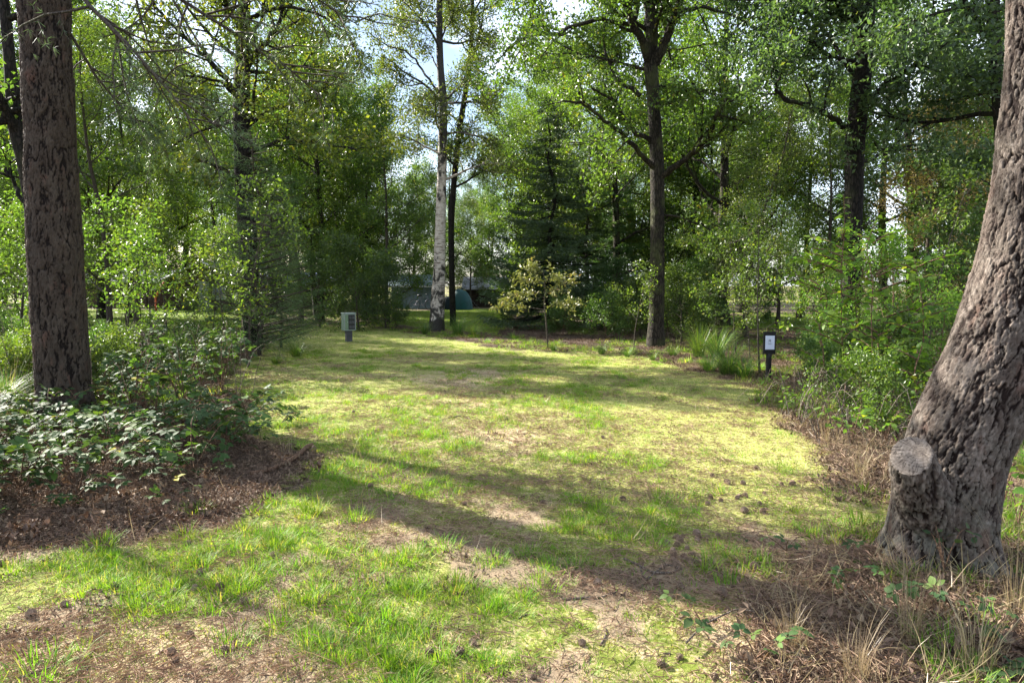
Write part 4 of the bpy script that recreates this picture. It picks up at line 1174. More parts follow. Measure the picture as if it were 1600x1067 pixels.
# brambles over the dark litter at the left
def brambles():
    rng = random.Random(99)
    spots = []
    tries = 0
    while len(spots) < 46 and tries < 4000:
        tries += 1
        px = rng.uniform(-60, 400); py = rng.uniform(655, 810)
        if py > 738 + (1 - px / 400) * 68: continue
        if px > 330 and py > 720: continue
        g = G(px, py)
        if abs(g[0] - lb[0]) < .35 and abs(g[1] - lb[1]) < .35: continue
        if all(np.hypot(*(g - s[0])) > .29 for s in spots): spots.append((g, px, py))
    for i, (g, px, py) in enumerate(spots):
        b = (g[0], g[1], gz(g[0], g[1]))
        st_ = []
        for k in range(rng.randint(3, 5)):
            az = rng.uniform(-2.6, .6) if rng.random() < .6 else rng.uniform(0, 6.28)
            st_.append(arch(b, az, rng.uniform(.35, .75), rng.uniform(.18, .46), rng))
        leafy_plant('bramble', b, st_, BR, BRW, 36, 'low dark bramble %s, %s' % ('at the left edge' if px < 40 else 'before the big left pine' if px < 160 else 'right of the big pine foot' if px < 260 else 'left of the fallen branch', 'back row' if py < 695 else 'middle row' if py < 735 else 'front row on dark litter'), 'bramble', 500 + i, 'brambles at the foot of the left pine', flat=.3, off=.15, stem_mat='bark_shoot')
    # a taller row behind, catching the sun
    sp2 = []
    tries = 0
    while len(sp2) < 24 and tries < 4000:
        tries += 1
        px = rng.uniform(150, 380); py = rng.uniform(575, 670)
        g = G(px, py)
        if inside(PITCH_LAWN, g[:1], g[1:])[0]: continue
        if all(np.hypot(*(g - s)) > .5 for s in sp2): sp2.append(g)
    for i, g in enumerate(sp2):
        b = (g[0], g[1], gz(g[0], g[1]))
        st_ = []
        for k in range(rng.randint(3, 5)):
            az = rng.uniform(0, 6.28)
            st_.append(arch(b, az, rng.uniform(.25, .6), rng.uniform(.5, 1.0), rng))
        leafy_plant('bramble', b, st_, BR, BRW, 42, 'upright sunlit bramble %s, %s' % ('right beside the big left pine' if g[0] < -4.6 else 'between the big left pine and the lawn' if g[0] < -3.8 else 'nearest the lawn', 'nearer' if g[1] < 9.5 else 'farther'), 'bramble', 600 + i, 'upright brambles beside the lawn', sc=1.1, flat=.35, off=.15)
    for i, (px, py, n, lab) in enumerate([(130, 800, 9, 'small bramble shoot on dark litter, nearest below the left pine'), (30, 812, 10, 'small bramble shoot at the left edge on dark litter'), (268, 790, 7, 'bramble shoot with a yellow and red leaf on the dark litter'),
                                    (325, 745, 10, 'bramble shoot on litter just left of the fallen branch'), (440, 668, 12, 'trailing bramble shoot reaching onto the lawn left of the fallen branch'), (1098, 985, 5, 'sparse bramble shoot on moss at the front right'),
                                    (1228, 868, 8, 'tiny bramble shoot on needles left of the leaning pine'), (1325, 903, 14, 'dark bramble shoot at the foot of the leaning pine'), (1490, 960, 16, 'bramble sprig on leaf litter in front of the leaning pine'),
                                    (1545, 1050, 12, 'bramble sprig at the bottom right corner'), (1180, 1040, 5, 'bramble sprig low on the moss at the bottom right of centre')]):
        g = G(px, py); b = (g[0], g[1], gz(g[0], g[1]))
        st_ = [arch(b, rng.uniform(0, 6.28), rng.uniform(.14, .3), rng.uniform(.06, .14), rng) for k in range(3)]
        leafy_plant('bramble_shoot', b, st_, BR, BRW, n, lab, 'bramble', 700 + i, sc=.7, r0=.003, off=.2)
brambles()
# leafy saplings between the black sign and the leaning pine
def saplings():
    rng = random.Random(7)
    spec = [(1318, 8.8, 690, 305, 150, 'tall broad-leaved sapling with fresh green leaves right of the black sign'), (1375, 8.0, 700, 330, 130, 'fresh green sapling second from the leaning pine'),
            (1432, 7.6, 705, 400, 110, 'leafy sapling next to the leaning pine'), (1285, 9.6, 650, 400, 90, 'leafy sapling leaning left over the black sign'), (1345, 9.8, 640, 380, 120, 'bushy sapling behind the tall broad-leaved one')]
    for i, (px, Y, pb, ptop, n, lab) in enumerate(spec):
        x = gx(px, Y); b = np.array([x, Y, gz(x, Y)])
        top = P(px + rng.uniform(-15, 25), ptop, Y)
        st_ = []
        main = [b + (top - b) * t + np.array([rng.gauss(0, .05), rng.gauss(0, .05), 0]) * (t > 0) for t in np.linspace(0, 1, 7)]
        st_.append(main)
        for k in range(13):
            t = rng.uniform(.22, .95)
            q = b + (top - b) * t
            az = rng.uniform(0, 6.28); L = rng.uniform(.35, .8) * (1.25 - .6 * t)
            st_.append([q + np.array([math.cos(az) * L * s, math.sin(az) * L * s, L * (.55 * s - .25 * s * s)]) for s in (0, .33, .66, 1)])
        leafy_plant('sapling', b, st_, SL, SLW, min(290, int(n * 2.3)), lab, 'sapling', 800 + i, sc=1.0, r0=.011, off=.12, stem_mat='bark_shoot', flat=.45)
    for i, (px, py, lab) in enumerate([(1250, 655, 'low leafy seedling below the saplings near the lawn'), (1290, 690, 'yellow-green seedling on dead leaves by the lawn edge'), (1330, 705, 'low seedling left of the sawn stub'),
                                       (1215, 618, 'leafy seedling at the foot of the black sign'), (1385, 700, 'seedling on dead leaves just behind the sawn stub'), (1570, 790, 'small leafy seedling right of the leaning pine'), (1590, 830, 'second seedling right of the leaning pine'),
                                       (1475, 905, 'little rowan seedling standing against the foot of the leaning pine')]):
        g = G(px, py); b = (g[0], g[1], gz(g[0], g[1]))
        h = .38 if i < 7 else .3
        st_ = [arch(b, rng.uniform(0, 6.28), rng.uniform(.1, .3), rng.uniform(.6, 1.2) * h, rng) for k in range(5)]
        leafy_plant('seedling', b, st_, SL if i < 7 else NL, SLW if i < 7 else NLW, 34, lab, 'seedling', 850 + i, sc=.75, r0=.004, off=.2)
saplings()

# ------------------------------------------------------------------ grass clumps (things) and dry stalks
def clump_mesh(n, h, spread, wd, mat, seed, lean=.5, rad=.08):
    rng = np.random.default_rng(seed)
    a = rng.random(n) * 6.283
    r = rad * np.sqrt(rng.random(n))
    b = np.stack([np.cos(a) * r, np.sin(a) * r, np.zeros(n) - .02], -1)
    d = np.stack([np.cos(a + rng.normal(size=n) * .5), np.sin(a + rng.normal(size=n) * .5), np.zeros(n)], -1)
    H = h * (.45 + .65 * rng.random(n)); S = spread * (.2 + rng.random(n)) * H / h
    s = np.stack([-d[:, 1], d[:, 0], 0 * a], -1) * (wd / 2)
    rows = []
    for t, wf in ((0, 1), (.4, .9), (.75, .6), (1, .08)):
        c = b + d * (S * t ** 1.8)[:, None]; c[:, 2] += H * (t - lean * .45 * t ** 3 * (S / (H + 1e-6)))
        rows += [c - s * wf, c + s * wf]
    V = np.stack(rows, 1).reshape(-1, 3)
    k = np.arange(n)[:, None] * 8
    Q = np.concatenate([k + [[0, 1, 3, 2]], k + [[2, 3, 5, 4]], k + [[4, 5, 7, 6]]], 1).reshape(-1, 4)
    return make_mesh('grass_clump', V, Q, None, [mat], var=np.repeat(rng.random(n), 3))
SEDGE = [clump_mesh(260, .5, .6, .0055, 'sedge', 900), clump_mesh(280, .40, .6, .0055, 'sedge', 901), clump_mesh(240, .62, .6, .006, 'sedge', 902)]
DRY = [clump_mesh(60, .6, .35, .004, 'grass_dry', 905), clump_mesh(45, .9, .3, .004, 'grass_dry', 906)]
TUFT = [clump_mesh(150, .12, .10, .0045, 'grass_blade', 907, rad=.10), clump_mesh(120, .10, .09, .0045, 'grass_blade', 908, rad=.12)]
def clump(me, px, py, s, lab, grp=None, nm='grass_clump'):
    g = G(px, py)
    return tag(put(nm, me, None, (g[0], g[1], gz(g[0], g[1])), (0, 0, RN.random() * 6.28), s), lab, 'grass', grp)
for i, (m, px, py, s, lab) in enumerate([
    (SEDGE[1], 463, 556, .9, 'bright sedge clump right of the young pine'), (SEDGE[1], 432, 570, .6, 'small grass clump at the foot of the young pine'),
    (SEDGE[2], 715, 524, 1.0, 'tall sedge clump right of the white birch'), (SEDGE[0], 664, 522, .8, 'sedge clump left of the white birch'), (SEDGE[0], 740, 528, .8, 'low grass clump to the right of the birch sedge'),
    (SEDGE[0], 940, 552, .9, 'grass clump left of the centre oak'), (SEDGE[1], 1052, 556, .9, 'bright grass clump at the right foot of the centre oak'), (SEDGE[2], 1092, 558, 1.1, 'tall sedge clump between the centre oak and the black sign'),
    (SEDGE[2], 1120, 562, 1.1, 'tall sedge clump second from the centre oak'), (SEDGE[1], 1108, 580, .9, 'low sedge clump in front of the tall ones, nearest the lawn'), (SEDGE[0], 1138, 586, 1.15, 'wide sedge clump left of the black sign'), (SEDGE[1], 1162, 590, 1.0, 'sedge clump close left of the black sign'),
    (SEDGE[0], 865, 548, .7, 'grass clump at the foot of the bronze young oak'), (SEDGE[2], 12, 640, 1.1, 'tall grass clump left of the big left pine'), (SEDGE[0], 40, 628, 1.0, 'grass clump just behind the big left pine'), (SEDGE[2], -20, 655, 1.1, 'tall grass clump at the left edge'),
    (SEDGE[2], 1590, 700, .8, 'bright grass clump right of the leaning pine'), (SEDGE[1], 1602, 735, .8, 'grass clump at the right edge, nearest the leaning pine'), (SEDGE[0], 1250, 640, .6, 'grass clump at the lawn edge below the black sign'), (SEDGE[1], 1225, 640, .5, 'short grass clump on the lawn rim below the black sign'),
    (SEDGE[0], 980, 556, .7, 'grass clump close left of the centre oak foot'), (SEDGE[0], 1020, 562, .6, 'short grass in front of the centre oak foot')]):
    clump(m, px, py, s * (1.3 if py < 600 and not 860 <= px <= 1060 else .85 if 860 <= px <= 1060 else 1.0), lab)
for i, (px, py, s, lab) in enumerate([(1235, 1010, .45, 'dry straw-coloured grass tuft at the bottom right of centre'), (1420, 1000, .6, 'long dry grass stalks on the litter in front of the leaning pine'), (1525, 1050, .7, 'dry grass stalks at the bottom right corner'),
        (1290, 690, .5, 'dry grass by the right lawn edge'), (1345, 745, .5, 'dry grass left of the sawn stub'), (15, 650, 1.0, 'tall dry reed stalks left of the big left pine'), (52, 640, .8, 'dry reed stalks touching the big left pine'), (1590, 960, .7, 'dry grass at the right edge of the litter'), (1340, 1060, .5, 'dry grass stalks low at the bottom right')]):
    clump(DRY[i % 2], px, py, s, lab, nm='dry_grass_clump')
for i, (px, py, s) in enumerate([(305, 800, .9), (515, 742, .9), (495, 795, 1.0), (390, 905, 1.1), (350, 925, 1.1), (220, 955, 1.0), (715, 915, .9), (640, 870, 1.1), (560, 810, 1.0), (820, 858, .8), (380, 828, .8), (360, 1010, .8), (290, 838, .9),
        (770, 868, .8), (160, 850, .9), (640, 930, 1.0), (480, 805, .9), (20, 890, .9), (520, 1020, .8), (690, 850, 1.0), (430, 850, .9), (60, 1050, 1.2), (600, 1040, .8), (180, 870, .7), (560, 960, .9), (500, 930, 1.0), (900, 880, .7), (850, 880, .7)]):
    clump(TUFT[i % 2], px, py, s, 'small bright green grass tuft on the front of the lawn', 'grass tufts on the lawn', 'grass_tuft')

# ------------------------------------------------------------------ short grass, moss, litter: instanced stuff
def hidden_coll(name, meshes):
    c = bpy.data.collections.new(name)
    for i, m in enumerate(meshes):
        o = bpy.data.objects.new(name + '_piece', m)
        c.objects.link(o)
    return c
def scatter(name, x, y, z, tilt, scale, meshes, label, cat):
    n = len(x)
    rng = np.random.default_rng(len(name) * 77 + n)
    me = bpy.data.meshes.new(name)
    me.vertices.add(n)
    me.vertices.foreach_set('co', np.stack([x, y, z], -1).astype(np.float32).ravel())
    a = me.attributes.new('rot', 'FLOAT_VECTOR', 'POINT')
    a.data.foreach_set('vector', np.stack([rng.normal(size=n) * tilt, rng.normal(size=n) * tilt, rng.random(n) * 6.283], -1).astype(np.float32).ravel())
    a = me.attributes.new('scl', 'FLOAT', 'POINT'); a.data.foreach_set('value', np.asarray(scale, np.float32))
    a = me.attributes.new('idx', 'INT', 'POINT'); a.data.foreach_set('value', rng.integers(0, len(meshes), n).astype(np.int32))
    o = put(name, me)
    ng = bpy.data.node_groups.new(name, 'GeometryNodeTree')
    ng.interface.new_socket('Geometry', in_out='INPUT', socket_type='NodeSocketGeometry')
    ng.interface.new_socket('Geometry', in_out='OUTPUT', socket_type='NodeSocketGeometry')
    N = ng.nodes; Lk = ng.links
    gi = N.new('NodeGroupInput'); go = N.new('NodeGroupOutput')
    ci = N.new('GeometryNodeCollectionInfo'); ci.inputs['Collection'].default_value = hidden_coll(name, meshes)
    ci.inputs['Separate Children'].default_value = True; ci.inputs['Reset Children'].default_value = True
    ip = N.new('GeometryNodeInstanceOnPoints'); ip.inputs['Pick Instance'].default_value = True
    def at(nm, ty):
        q = N.new('GeometryNodeInputNamedAttribute'); q.data_type = ty; q.inputs['Name'].default_value = nm
        return q.outputs['Attribute']
    Lk.new(gi.outputs[0], ip.inputs['Points']); Lk.new(ci.outputs[0], ip.inputs['Instance'])
    Lk.new(at('idx', 'INT'), ip.inputs['Instance Index']); Lk.new(at('rot', 'FLOAT_VECTOR'), ip.inputs['Rotation']); Lk.new(at('scl', 'FLOAT'), ip.inputs['Scale'])
    Lk.new(ip.outputs[0], go.inputs[0])
    md = o.modifiers.new('scatter', 'NODES'); md.node_group = ng
    tag(o, label, cat, None, 'stuff')
    return o
def sample(n, y0, y1, pw, rng, margin=1.12):
    """points over the ground in front, denser near the viewer"""
    u = rng.random(n)
    y = (y0 ** pw + u * (y1 ** pw - y0 ** pw)) ** (1 / pw)
    x = (rng.random(n) * 2 - 1) * (y * .75 * margin + 1.0)
    return x, y
g_rng = np.random.default_rng(4242)
short = [clump_mesh(26, .035, .03, .0028, 'grass_blade', 920 + i, rad=.05) for i in range(4)]
mossy = [clump_mesh(34, .014, .016, .0026, 'grass_moss', 930 + i, rad=.055) for i in range(3)]
lush = [clump_mesh(46, .075, .07, .0032, 'grass_blade', 940 + i, rad=.06) for i in range(4)]
def micro(x, y):
    return ground_h(x, y) + ((n2(x, y, 9, 31, 4) - .5) * .022 * np.clip(1.3 - y / 14, 0, 1)) * ((np.abs(x) < 12) & (y < 14))
def lushness(x, y):
    px, py = zpx(x, y)
    g = n2(x, y, 2.1, 51, 4) + .06 * np.exp(-((px - 420) / 260) ** 2 - ((py - 900) / 90) ** 2) + .08 * np.exp(-((px - 640) / 130) ** 2 - ((py - 880) / 70) ** 2)
    g += .05 * np.exp(-((px - 620) / 150) ** 2 - ((py - 760) / 40) ** 2) - .25 * sstep(1000, 1200, px) * sstep(780, 850, py) - .1 * sstep(950, 1100, px)
    return g
# short grass
x, y = sample(90000, 2.1, 26, .95, g_rng)
lawn, farl = zones(x, y)
k = (lawn > .5) & (g_rng.random(len(x)) < (sstep(.33, .50, lushness(x, y)) * .85 + .15) * (1 - .75 * worn(x, y, zpx(x, y)[1])))
x, y = x[k], y[k]
scatter('lawn_grass', x, y, micro(x, y), .15, .75 + .7 * g_rng.random(len(x)) + y * .015, short, 'short patchy green grass covering the clearing', 'grass')
x, y = sample(95000, 2.1, 24, .85, g_rng)
lawn, farl = zones(x, y)
px, py = zpx(x, y)
mv = n2(x, y, .9, 41) + .35 * np.exp(-((px - 1150) / 260) ** 2 - ((py - 700) / 110) ** 2)
k = (lawn > .5) & (g_rng.random(len(x)) < (sstep(.25, .45, mv) * .75 + .25) * (1 - .8 * worn(x, y, py)))
x, y = x[k], y[k]
scatter('moss', x, y, micro(x, y), .2, .8 + .8 * g_rng.random(len(x)) + y * .02, mossy, 'yellow-green moss and stubble between the grass of the clearing', 'moss')
x, y = sample(26000, 2.1, 18, .9, g_rng)
lawn, farl = zones(x, y)
k = (lawn > .5) & (lushness(x, y) > .57) & (g_rng.random(len(x)) > .8 * worn(x, y, zpx(x, y)[1]))
x, y = x[k], y[k]
scatter('lush_grass', x, y, micro(x, y), .2, .7 + .6 * g_rng.random(len(x)), lush, 'longer bright green grass in patches on the clearing', 'grass')
# far lawns
x, y = sample(70000, 20, 55, 1.0, g_rng, 1.3)
lawn, farl = zones(x, y)
k = (farl > .5) & (g_rng.random(len(x)) < .8)
x, y = x[k], y[k]
scatter('far_lawn_grass', x, y, ground_h(x, y), .1, 2.6 + 1.5 * g_rng.random(len(x)), short, 'smooth green grass of the lawns beyond the clearing', 'grass')
# rough grass on the woodland strips
x, y = sample(16000, 8, 40, 1.0, g_rng, 1.2)
lawn, farl = zones(x, y)
k = (lawn < .5) & (farl < .5) & (n2(x, y, .8, 44) > .52)
x, y = x[k], y[k]
scatter('woodland_grass', x, y, ground_h(x, y), .25, 1.0 + 2.0 * g_rng.random(len(x)) ** 2, lush, 'rough green grass growing on the woodland floor', 'grass')
# litter
def litter_mesh(n, rad, seed, L=.028, W=.013):
    rng = np.random.default_rng(seed)
    pos = np.stack([(rng.random(n) - .5) * rad * 2, (rng.random(n) - .5) * rad * 2, .003 + .014 * rng.random(n)], -1)
    return leaves_mesh('dry_leaves', pos, L, rng, 'dry_leaf', aspect=W / L, up=.9, fold=.4)
def needle_mesh(n, rad, seed):
    rng = np.random.default_rng(seed)
    pos = np.stack([(rng.random(n) - .5) * rad * 2, (rng.random(n) - .5) * rad * 2, .002 + .008 * rng.random(n)], -1)
    d = rng.normal(size=(n, 3)); d[:, 2] *= .12
    return leaves_mesh('needles', pos, .055, rng, 'needle_litter', aspect=.045, up=.9, dirs=d * 5, fold=.1)
lit = [litter_mesh(60, .13, 960, .024, .011), litter_mesh(44, .14, 961, .036, .019), litter_mesh(80, .13, 962, .017, .008), litter_mesh(26, .15, 963, .05, .006)]
ned = [needle_mesh(34, .14, 970 + i) for i in range(3)]
x, y = sample(24000, 2.1, 26, .75, g_rng)
lawn, farl = zones(x, y)
px, py = zpx(x, y)
k = ((lawn < .5) & (farl < .5)) | (g_rng.random(len(x)) < .08 * (n2(x, y, 2.0, 61) > .55) + .3 * worn(x, y, py))
x, y = x[k], y[k]
px, py = zpx(x, y)
k = ~((px > 1000) & (py > 780) & (g_rng.random(len(x)) < .45))
x, y = x[k], y[k]; lawn = zones(x, y)[0]
scatter('leaf_litter', x, y, micro(x, y), .12, (.7 + .8 * g_rng.random(len(x))) * np.where(lawn > .5, .6, 1), lit, 'dead brown leaves and bark bits on the woodland floor', 'leaf litter')
x, y = sample(26000, 2.1, 16, .7, g_rng)
lawn, farl = zones(x, y)
px, py = zpx(x, y)
bv = n2(x, y, 1.1, 42, 4) + .3 * np.exp(-((px - 760) / 300) ** 2 - ((py - 720) / 80) ** 2) + .35 * sstep(1080, 1330, px) * sstep(790, 860, py)
k = (farl < .5) & (g_rng.random(len(x)) < sstep(.40, .68, bv) * .38 + .10 + .35 * (lawn < .5) * (px > 900))
x, y = x[k], y[k]
scatter('pine_needles', x, y, micro(x, y) + .002, .06, .8 + .6 * g_rng.random(len(x)), ned, 'fallen tan pine needles strewn over the ground', 'pine needles')
straw = [clump_mesh(9, .20, .22, .0026, 'grass_dry', 980 + i, rad=.08) for i in range(3)]
x, y = sample(9000, 2.1, 11, .8, g_rng)
lawn, farl = zones(x, y)
px, py = zpx(x, y)
k = (lawn < .5) & (px > 1040) & (g_rng.random(len(x)) < .55) | (g_rng.random(len(x)) < .03)
x, y = x[k], y[k]
scatter('dry_straw', x, y, micro(x, y), .9, .5 + .8 * g_rng.random(len(x)), straw, 'bent dry grass straws strewn over the litter', 'straw')
x, y = sample(5000, 2.1, 9, .8, g_rng)
px, py = zpx(x, y)
k = (px > 1020) & (py > 770) & (n2(x, y, 1.6, 77) > .52)
x, y = x[k], y[k]
scatter('litter_grass', x, y, micro(x, y), .3, .8 + .8 * g_rng.random(len(x)), lush, 'thin green grass wisps growing through the litter', 'grass')
# leaf carpet under the saplings handled above; dead stems in the thicket
def dead_stems(name, region, n, lab, seed, hmax=.7):
    rng = random.Random(seed)
    T = Tubes()
    for i in range(n):
        px = rng.uniform(region[0], region[1]); Y = rng.uniform(region[2], region[3])
        x = gx(px, Y)
        if inside(PITCH_LAWN, np.array([x]), np.array([Y]))[0]: continue
        p = np.array([x, Y, gz(x, Y) - .02])
        T.add(arch(p, rng.uniform(0, 6.28), rng.uniform(.2, .7), rng.uniform(.2, hmax), rng), np.linspace(.005, .002, 6), 3)
    tag(put(name, T.mesh(name, 'twig_dead')), lab, 'dead stems', None, 'stuff')
dead_stems('dead_bramble_stems', (1230, 1480, 6.4, 9.5), 150, 'tangle of dead pale bramble stems under the saplings', 5)
dead_stems('dead_stem_tangle', (0, 400, 8.5, 14), 130, 'tangle of thin dead stems in the left thicket', 6, 1.2)

# ------------------------------------------------------------------ pine cones, twigs, fallen branch
def cone_mesh(seed):
    rng = np.random.default_rng(seed)
    Vs, Qs, n = [], [], 0
    L = .052
    m = 54
    for i in range(m):
        t = i / m
        a = i * 2.39996
        r = .019 * math.sin(math.pi * (.12 + .80 * t)) + .003
        z = (t - .5) * L
        o = np.array([math.cos(a), math.sin(a), .45 - .3 * t]); o /= np.linalg.norm(o)
        s = np.array([-math.sin(a), math.cos(a), 0])
        c = np.array([math.cos(a) * r * .45, math.sin(a) * r * .45, z])
        tip = c + o * r * .95
        w = .0062
        upv = np.cross(s, o) * -.0022
        V = [c - s * w * .4, c + s * w * .4, tip + s * w, tip - s * w, tip + s * w + upv, tip - s * w + upv]
        Vs.append(np.array(V)); Qs += [(n, n + 1, n + 2, n + 3), (n + 3, n + 2, n + 4, n + 5), (n + 1, n, n + 5, n + 4)]; n += 6
    V = np.concatenate(Vs)
    V = V[:, [2, 1, 0]]; V[:, 2] += .016
    core_t = Tubes(); core_t.add(np.array([[-.024, 0, .016], [-.01, 0, .016], [.01, 0, .016], [.024, 0, .016]]), [.004, .012, .011, .003], 8, cap=True)
    CV = np.concatenate(core_t.V); CQ = np.concatenate(core_t.Q) + n
    return make_mesh('pine_cone', np.concatenate([V, CV]), np.array(list(map(tuple, Qs)) + list(map(tuple, CQ))), None, ['cone_brown'])
CM = [cone_mesh(i) for i in range(2)]
crng = random.Random(31)
zones_c = [((1080, 1260, 735, 800), 18, 'on the yellow moss in front of the saplings', 'cones on the yellow moss'), ((1020, 1130, 830, 900), 24, 'on the sunny moss left of the leaning pine', 'cones left of the leaning pine'),
           ((900, 1400, 870, 1060), 20, 'on the shaded moss at the front right', 'cones at the front right'), ((0, 420, 850, 1060), 18, 'on the grass at the front left', 'cones at the front left'), ((480, 1000, 620, 800), 14, 'on the tan needles in mid-clearing', 'cones in mid-clearing'), ((420, 900, 800, 1060), 8, 'on the front middle of the lawn', 'cones at the front middle')]
for (x0, x1, y0, y1), n, wh, gp in zones_c:
    for i in range(n):
        px, py = crng.uniform(x0, x1), crng.uniform(y0, y1)
        if (x0, y0) == (1020, 830) or x0 == 1080: px = min(x1, max(x0, crng.gauss((x0 + x1) / 2, (x1 - x0) / 5))); py = crng.gauss((y0 + y1) / 2, (y1 - y0) / 4)
        g = G(px, py)
        z = float(micro(np.array([g[0]]), np.array([g[1]]))[0])
        tag(put('pine_cone', crng.choice(CM), None, (g[0], g[1], z), (crng.gauss(0, .3), crng.gauss(0, .3), crng.random() * 6.28), crng.uniform(.55, .95)), 'brown open pine cone lying ' + wh, 'pine cone', gp)
def ground_path(pxs, lift=.012):
    q = []
    for (a, b_) in pxs:
        g = G(a, b_); q.append([g[0], g[1], float(micro(g[:1], g[1:])[0]) + lift])
    q = np.array(q); tt = np.linspace(0, len(q) - 1, len(q) * 4)
    r = np.stack([np.interp(tt, range(len(q)), q[:, c]) for c in range(3)], -1)
    r[1:-1] = (r[:-2] + r[1:-1] * 2 + r[2:]) / 4
    return r
def lying(name, pxs, r0, r1, lab, cat='twig', mat='twig_dead', side=(), lift=None, k=6):
    main = ground_path(pxs, r0 * .8 if lift is None else lift)
    b = main[0].copy()
    T = Tubes(); T.add(main - b, np.linspace(r0, r1, len(main)), k, cap=True, wob=.12)
    for s in side: 
        q = ground_path(s, r0 * .8); T.add(q - b, np.linspace(r0 * .6, r1 * .6, len(q)), 4, cap=True)
    return tag(put(name, T.mesh(name, mat), None, b), lab, cat)
lying('fallen_branch', [(392, 745), (420, 740), (448, 728), (468, 716), (480, 706), (488, 703)], .018, .024, 'curved brown fallen branch lying on the dark litter at the lawn edge', 'branch', 'bark_shoot', k=9, lift=.03)
lying('twig', [(975, 872), (1000, 882), (1015, 892), (1045, 896), (1062, 888), (1060, 880)], .008, .004, 'crooked twig in the shadow band left of the leaning pine', side=[[(1000, 882), (1005, 900), (1020, 905)]])
lying('twig', [(880, 935), (910, 934), (940, 932), (965, 924)], .007, .004, 'thin dark twig lying on shaded moss at the front')
lying('twig', [(1010, 905), (1040, 880), (1065, 888)], .006, .003, 'short forked twig beside the crooked one', side=[[(1040, 880), (1030, 870)]])
lying('twig', [(1072, 1020), (1098, 990), (1130, 975), (1150, 966), (1178, 968)], .005, .003, 'arched bramble twig on the moss at the front right', lift=.05)
lying('twig', [(132, 944), (150, 946), (175, 947)], .006, .004, 'short pale twig among cones at the front left')
lying('twig', [(30, 1058), (60, 1046), (85, 1040)], .008, .005, 'broken bark-covered twig at the bottom left corner')
lying('twig', [(588, 1028), (610, 1020), (628, 1036)], .006, .004, 'bent grey twig at the bottom centre-left')
lying('twig', [(938, 1010), (945, 998), (948, 985)], .006, .004, 'short dark twig standing slightly up from the moss')
lying('twig', [(1395, 880), (1440, 905), (1500, 925)], .005, .003, 'straw-thin twig on the litter before the leaning pine')
lying('twig', [(1350, 1000), (1400, 998), (1460, 1002)], .005, .003, 'pale bent twig on the leaf litter at the front right')
lying('twig', [(700, 655), (720, 652), (735, 656)], .008, .005, 'small pale stick in the middle of the clearing')
lying('twig', [(60, 1010), (90, 985), (110, 960)], .004, .002, 'thin curved straw twig at the left front')
def litter_twigs():
    for i in range(46):
        px = crng.uniform(1000, 1600) if i < 26 else crng.uniform(0, 1000); py = crng.uniform(830, 1060)
        a = crng.uniform(0, 3.14); l = crng.uniform(12, 36)
        lying('twig', [(px, py), (px + l * .5 * math.cos(a) + crng.uniform(-3, 3), py + l * .2 * math.sin(a)), (px + l * math.cos(a), py + l * .4 * math.sin(a))], crng.uniform(.003, .006), .002,
              'small dead twig among the litter at the front right' if i < 26 else 'small dead twig in the grass at the front left')['group'] = 'litter twigs front right' if i < 26 else 'litter twigs front left'
litter_twigs()
# arching dead bramble cane at the foot of the left pine
def cane():
    q = np.array([P(x, y, Y) for x, y, Y in ((85, 668, 7.3), (110, 659, 7.25), (135, 666, 7.2), (150, 672, 7.15), (166, 674, 7.1), (170, 700, 7.0), (172, 712, 6.95))])
    b = q[-1].copy(); b[2] = gz(b[0], b[1]); q[-1] = b
    T = Tubes(); T.add(q - b, np.linspace(.006, .007, len(q)), 5)
    T.add(np.array([P(x, y, Y) for x, y, Y in ((150, 672, 7.15), (138, 662, 7.2), (140, 655, 7.2), (155, 658, 7.2))]) - b, [.004, .003, .003, .002], 4)
    T.add(np.array([P(x, y, Y) for x, y, Y in ((140, 668, 7.2), (120, 673, 7.15), (105, 682, 7.1))]) - b, [.004, .003, .002], 4)
    tag(put('dead_cane', T.mesh('dead_cane', 'twig_dead'), None, b), 'pale arching dead cane over the brambles at the left pine', 'cane')
cane()

# ------------------------------------------------------------------ made things
def box(V, Q, x0, x1, y0, y1, z0, z1):
    n = sum(len(v) for v in V)
    V.append(np.array([(x0, y0, z0), (x1, y0, z0), (x1, y1, z0), (x0, y1, z0), (x0, y0, z1), (x1, y0, z1), (x1, y1, z1), (x0, y1, z1)]))
    Q.append(np.array([(0, 3, 2, 1), (4, 5, 6, 7), (0, 1, 5, 4), (1, 2, 6, 5), (2, 3, 7, 6), (3, 0, 4, 7)]) + n)
def boxes(name, lst, mat, parent=None, bevel=.004, loc=None, rot=None):
    V, Q = [], []
    for b_ in lst: box(V, Q, *b_)
    o = put(name, make_mesh(name, np.concatenate(V), np.concatenate(Q), None, [mat]), parent, loc, rot)
    if bevel:
        m = o.modifiers.new('bevel', 'BEVEL'); m.width = bevel; m.segments = 2
    return o
def tube_obj(name, paths, r, mat, parent, k=8, cap=True):
    T = Tubes()
    for p in paths: T.add(np.array(p, float), np.full(len(p), r) if not hasattr(r, '__len__') else np.array(r), k, cap=cap)
    return put(name, T.mesh(name, mat), parent)

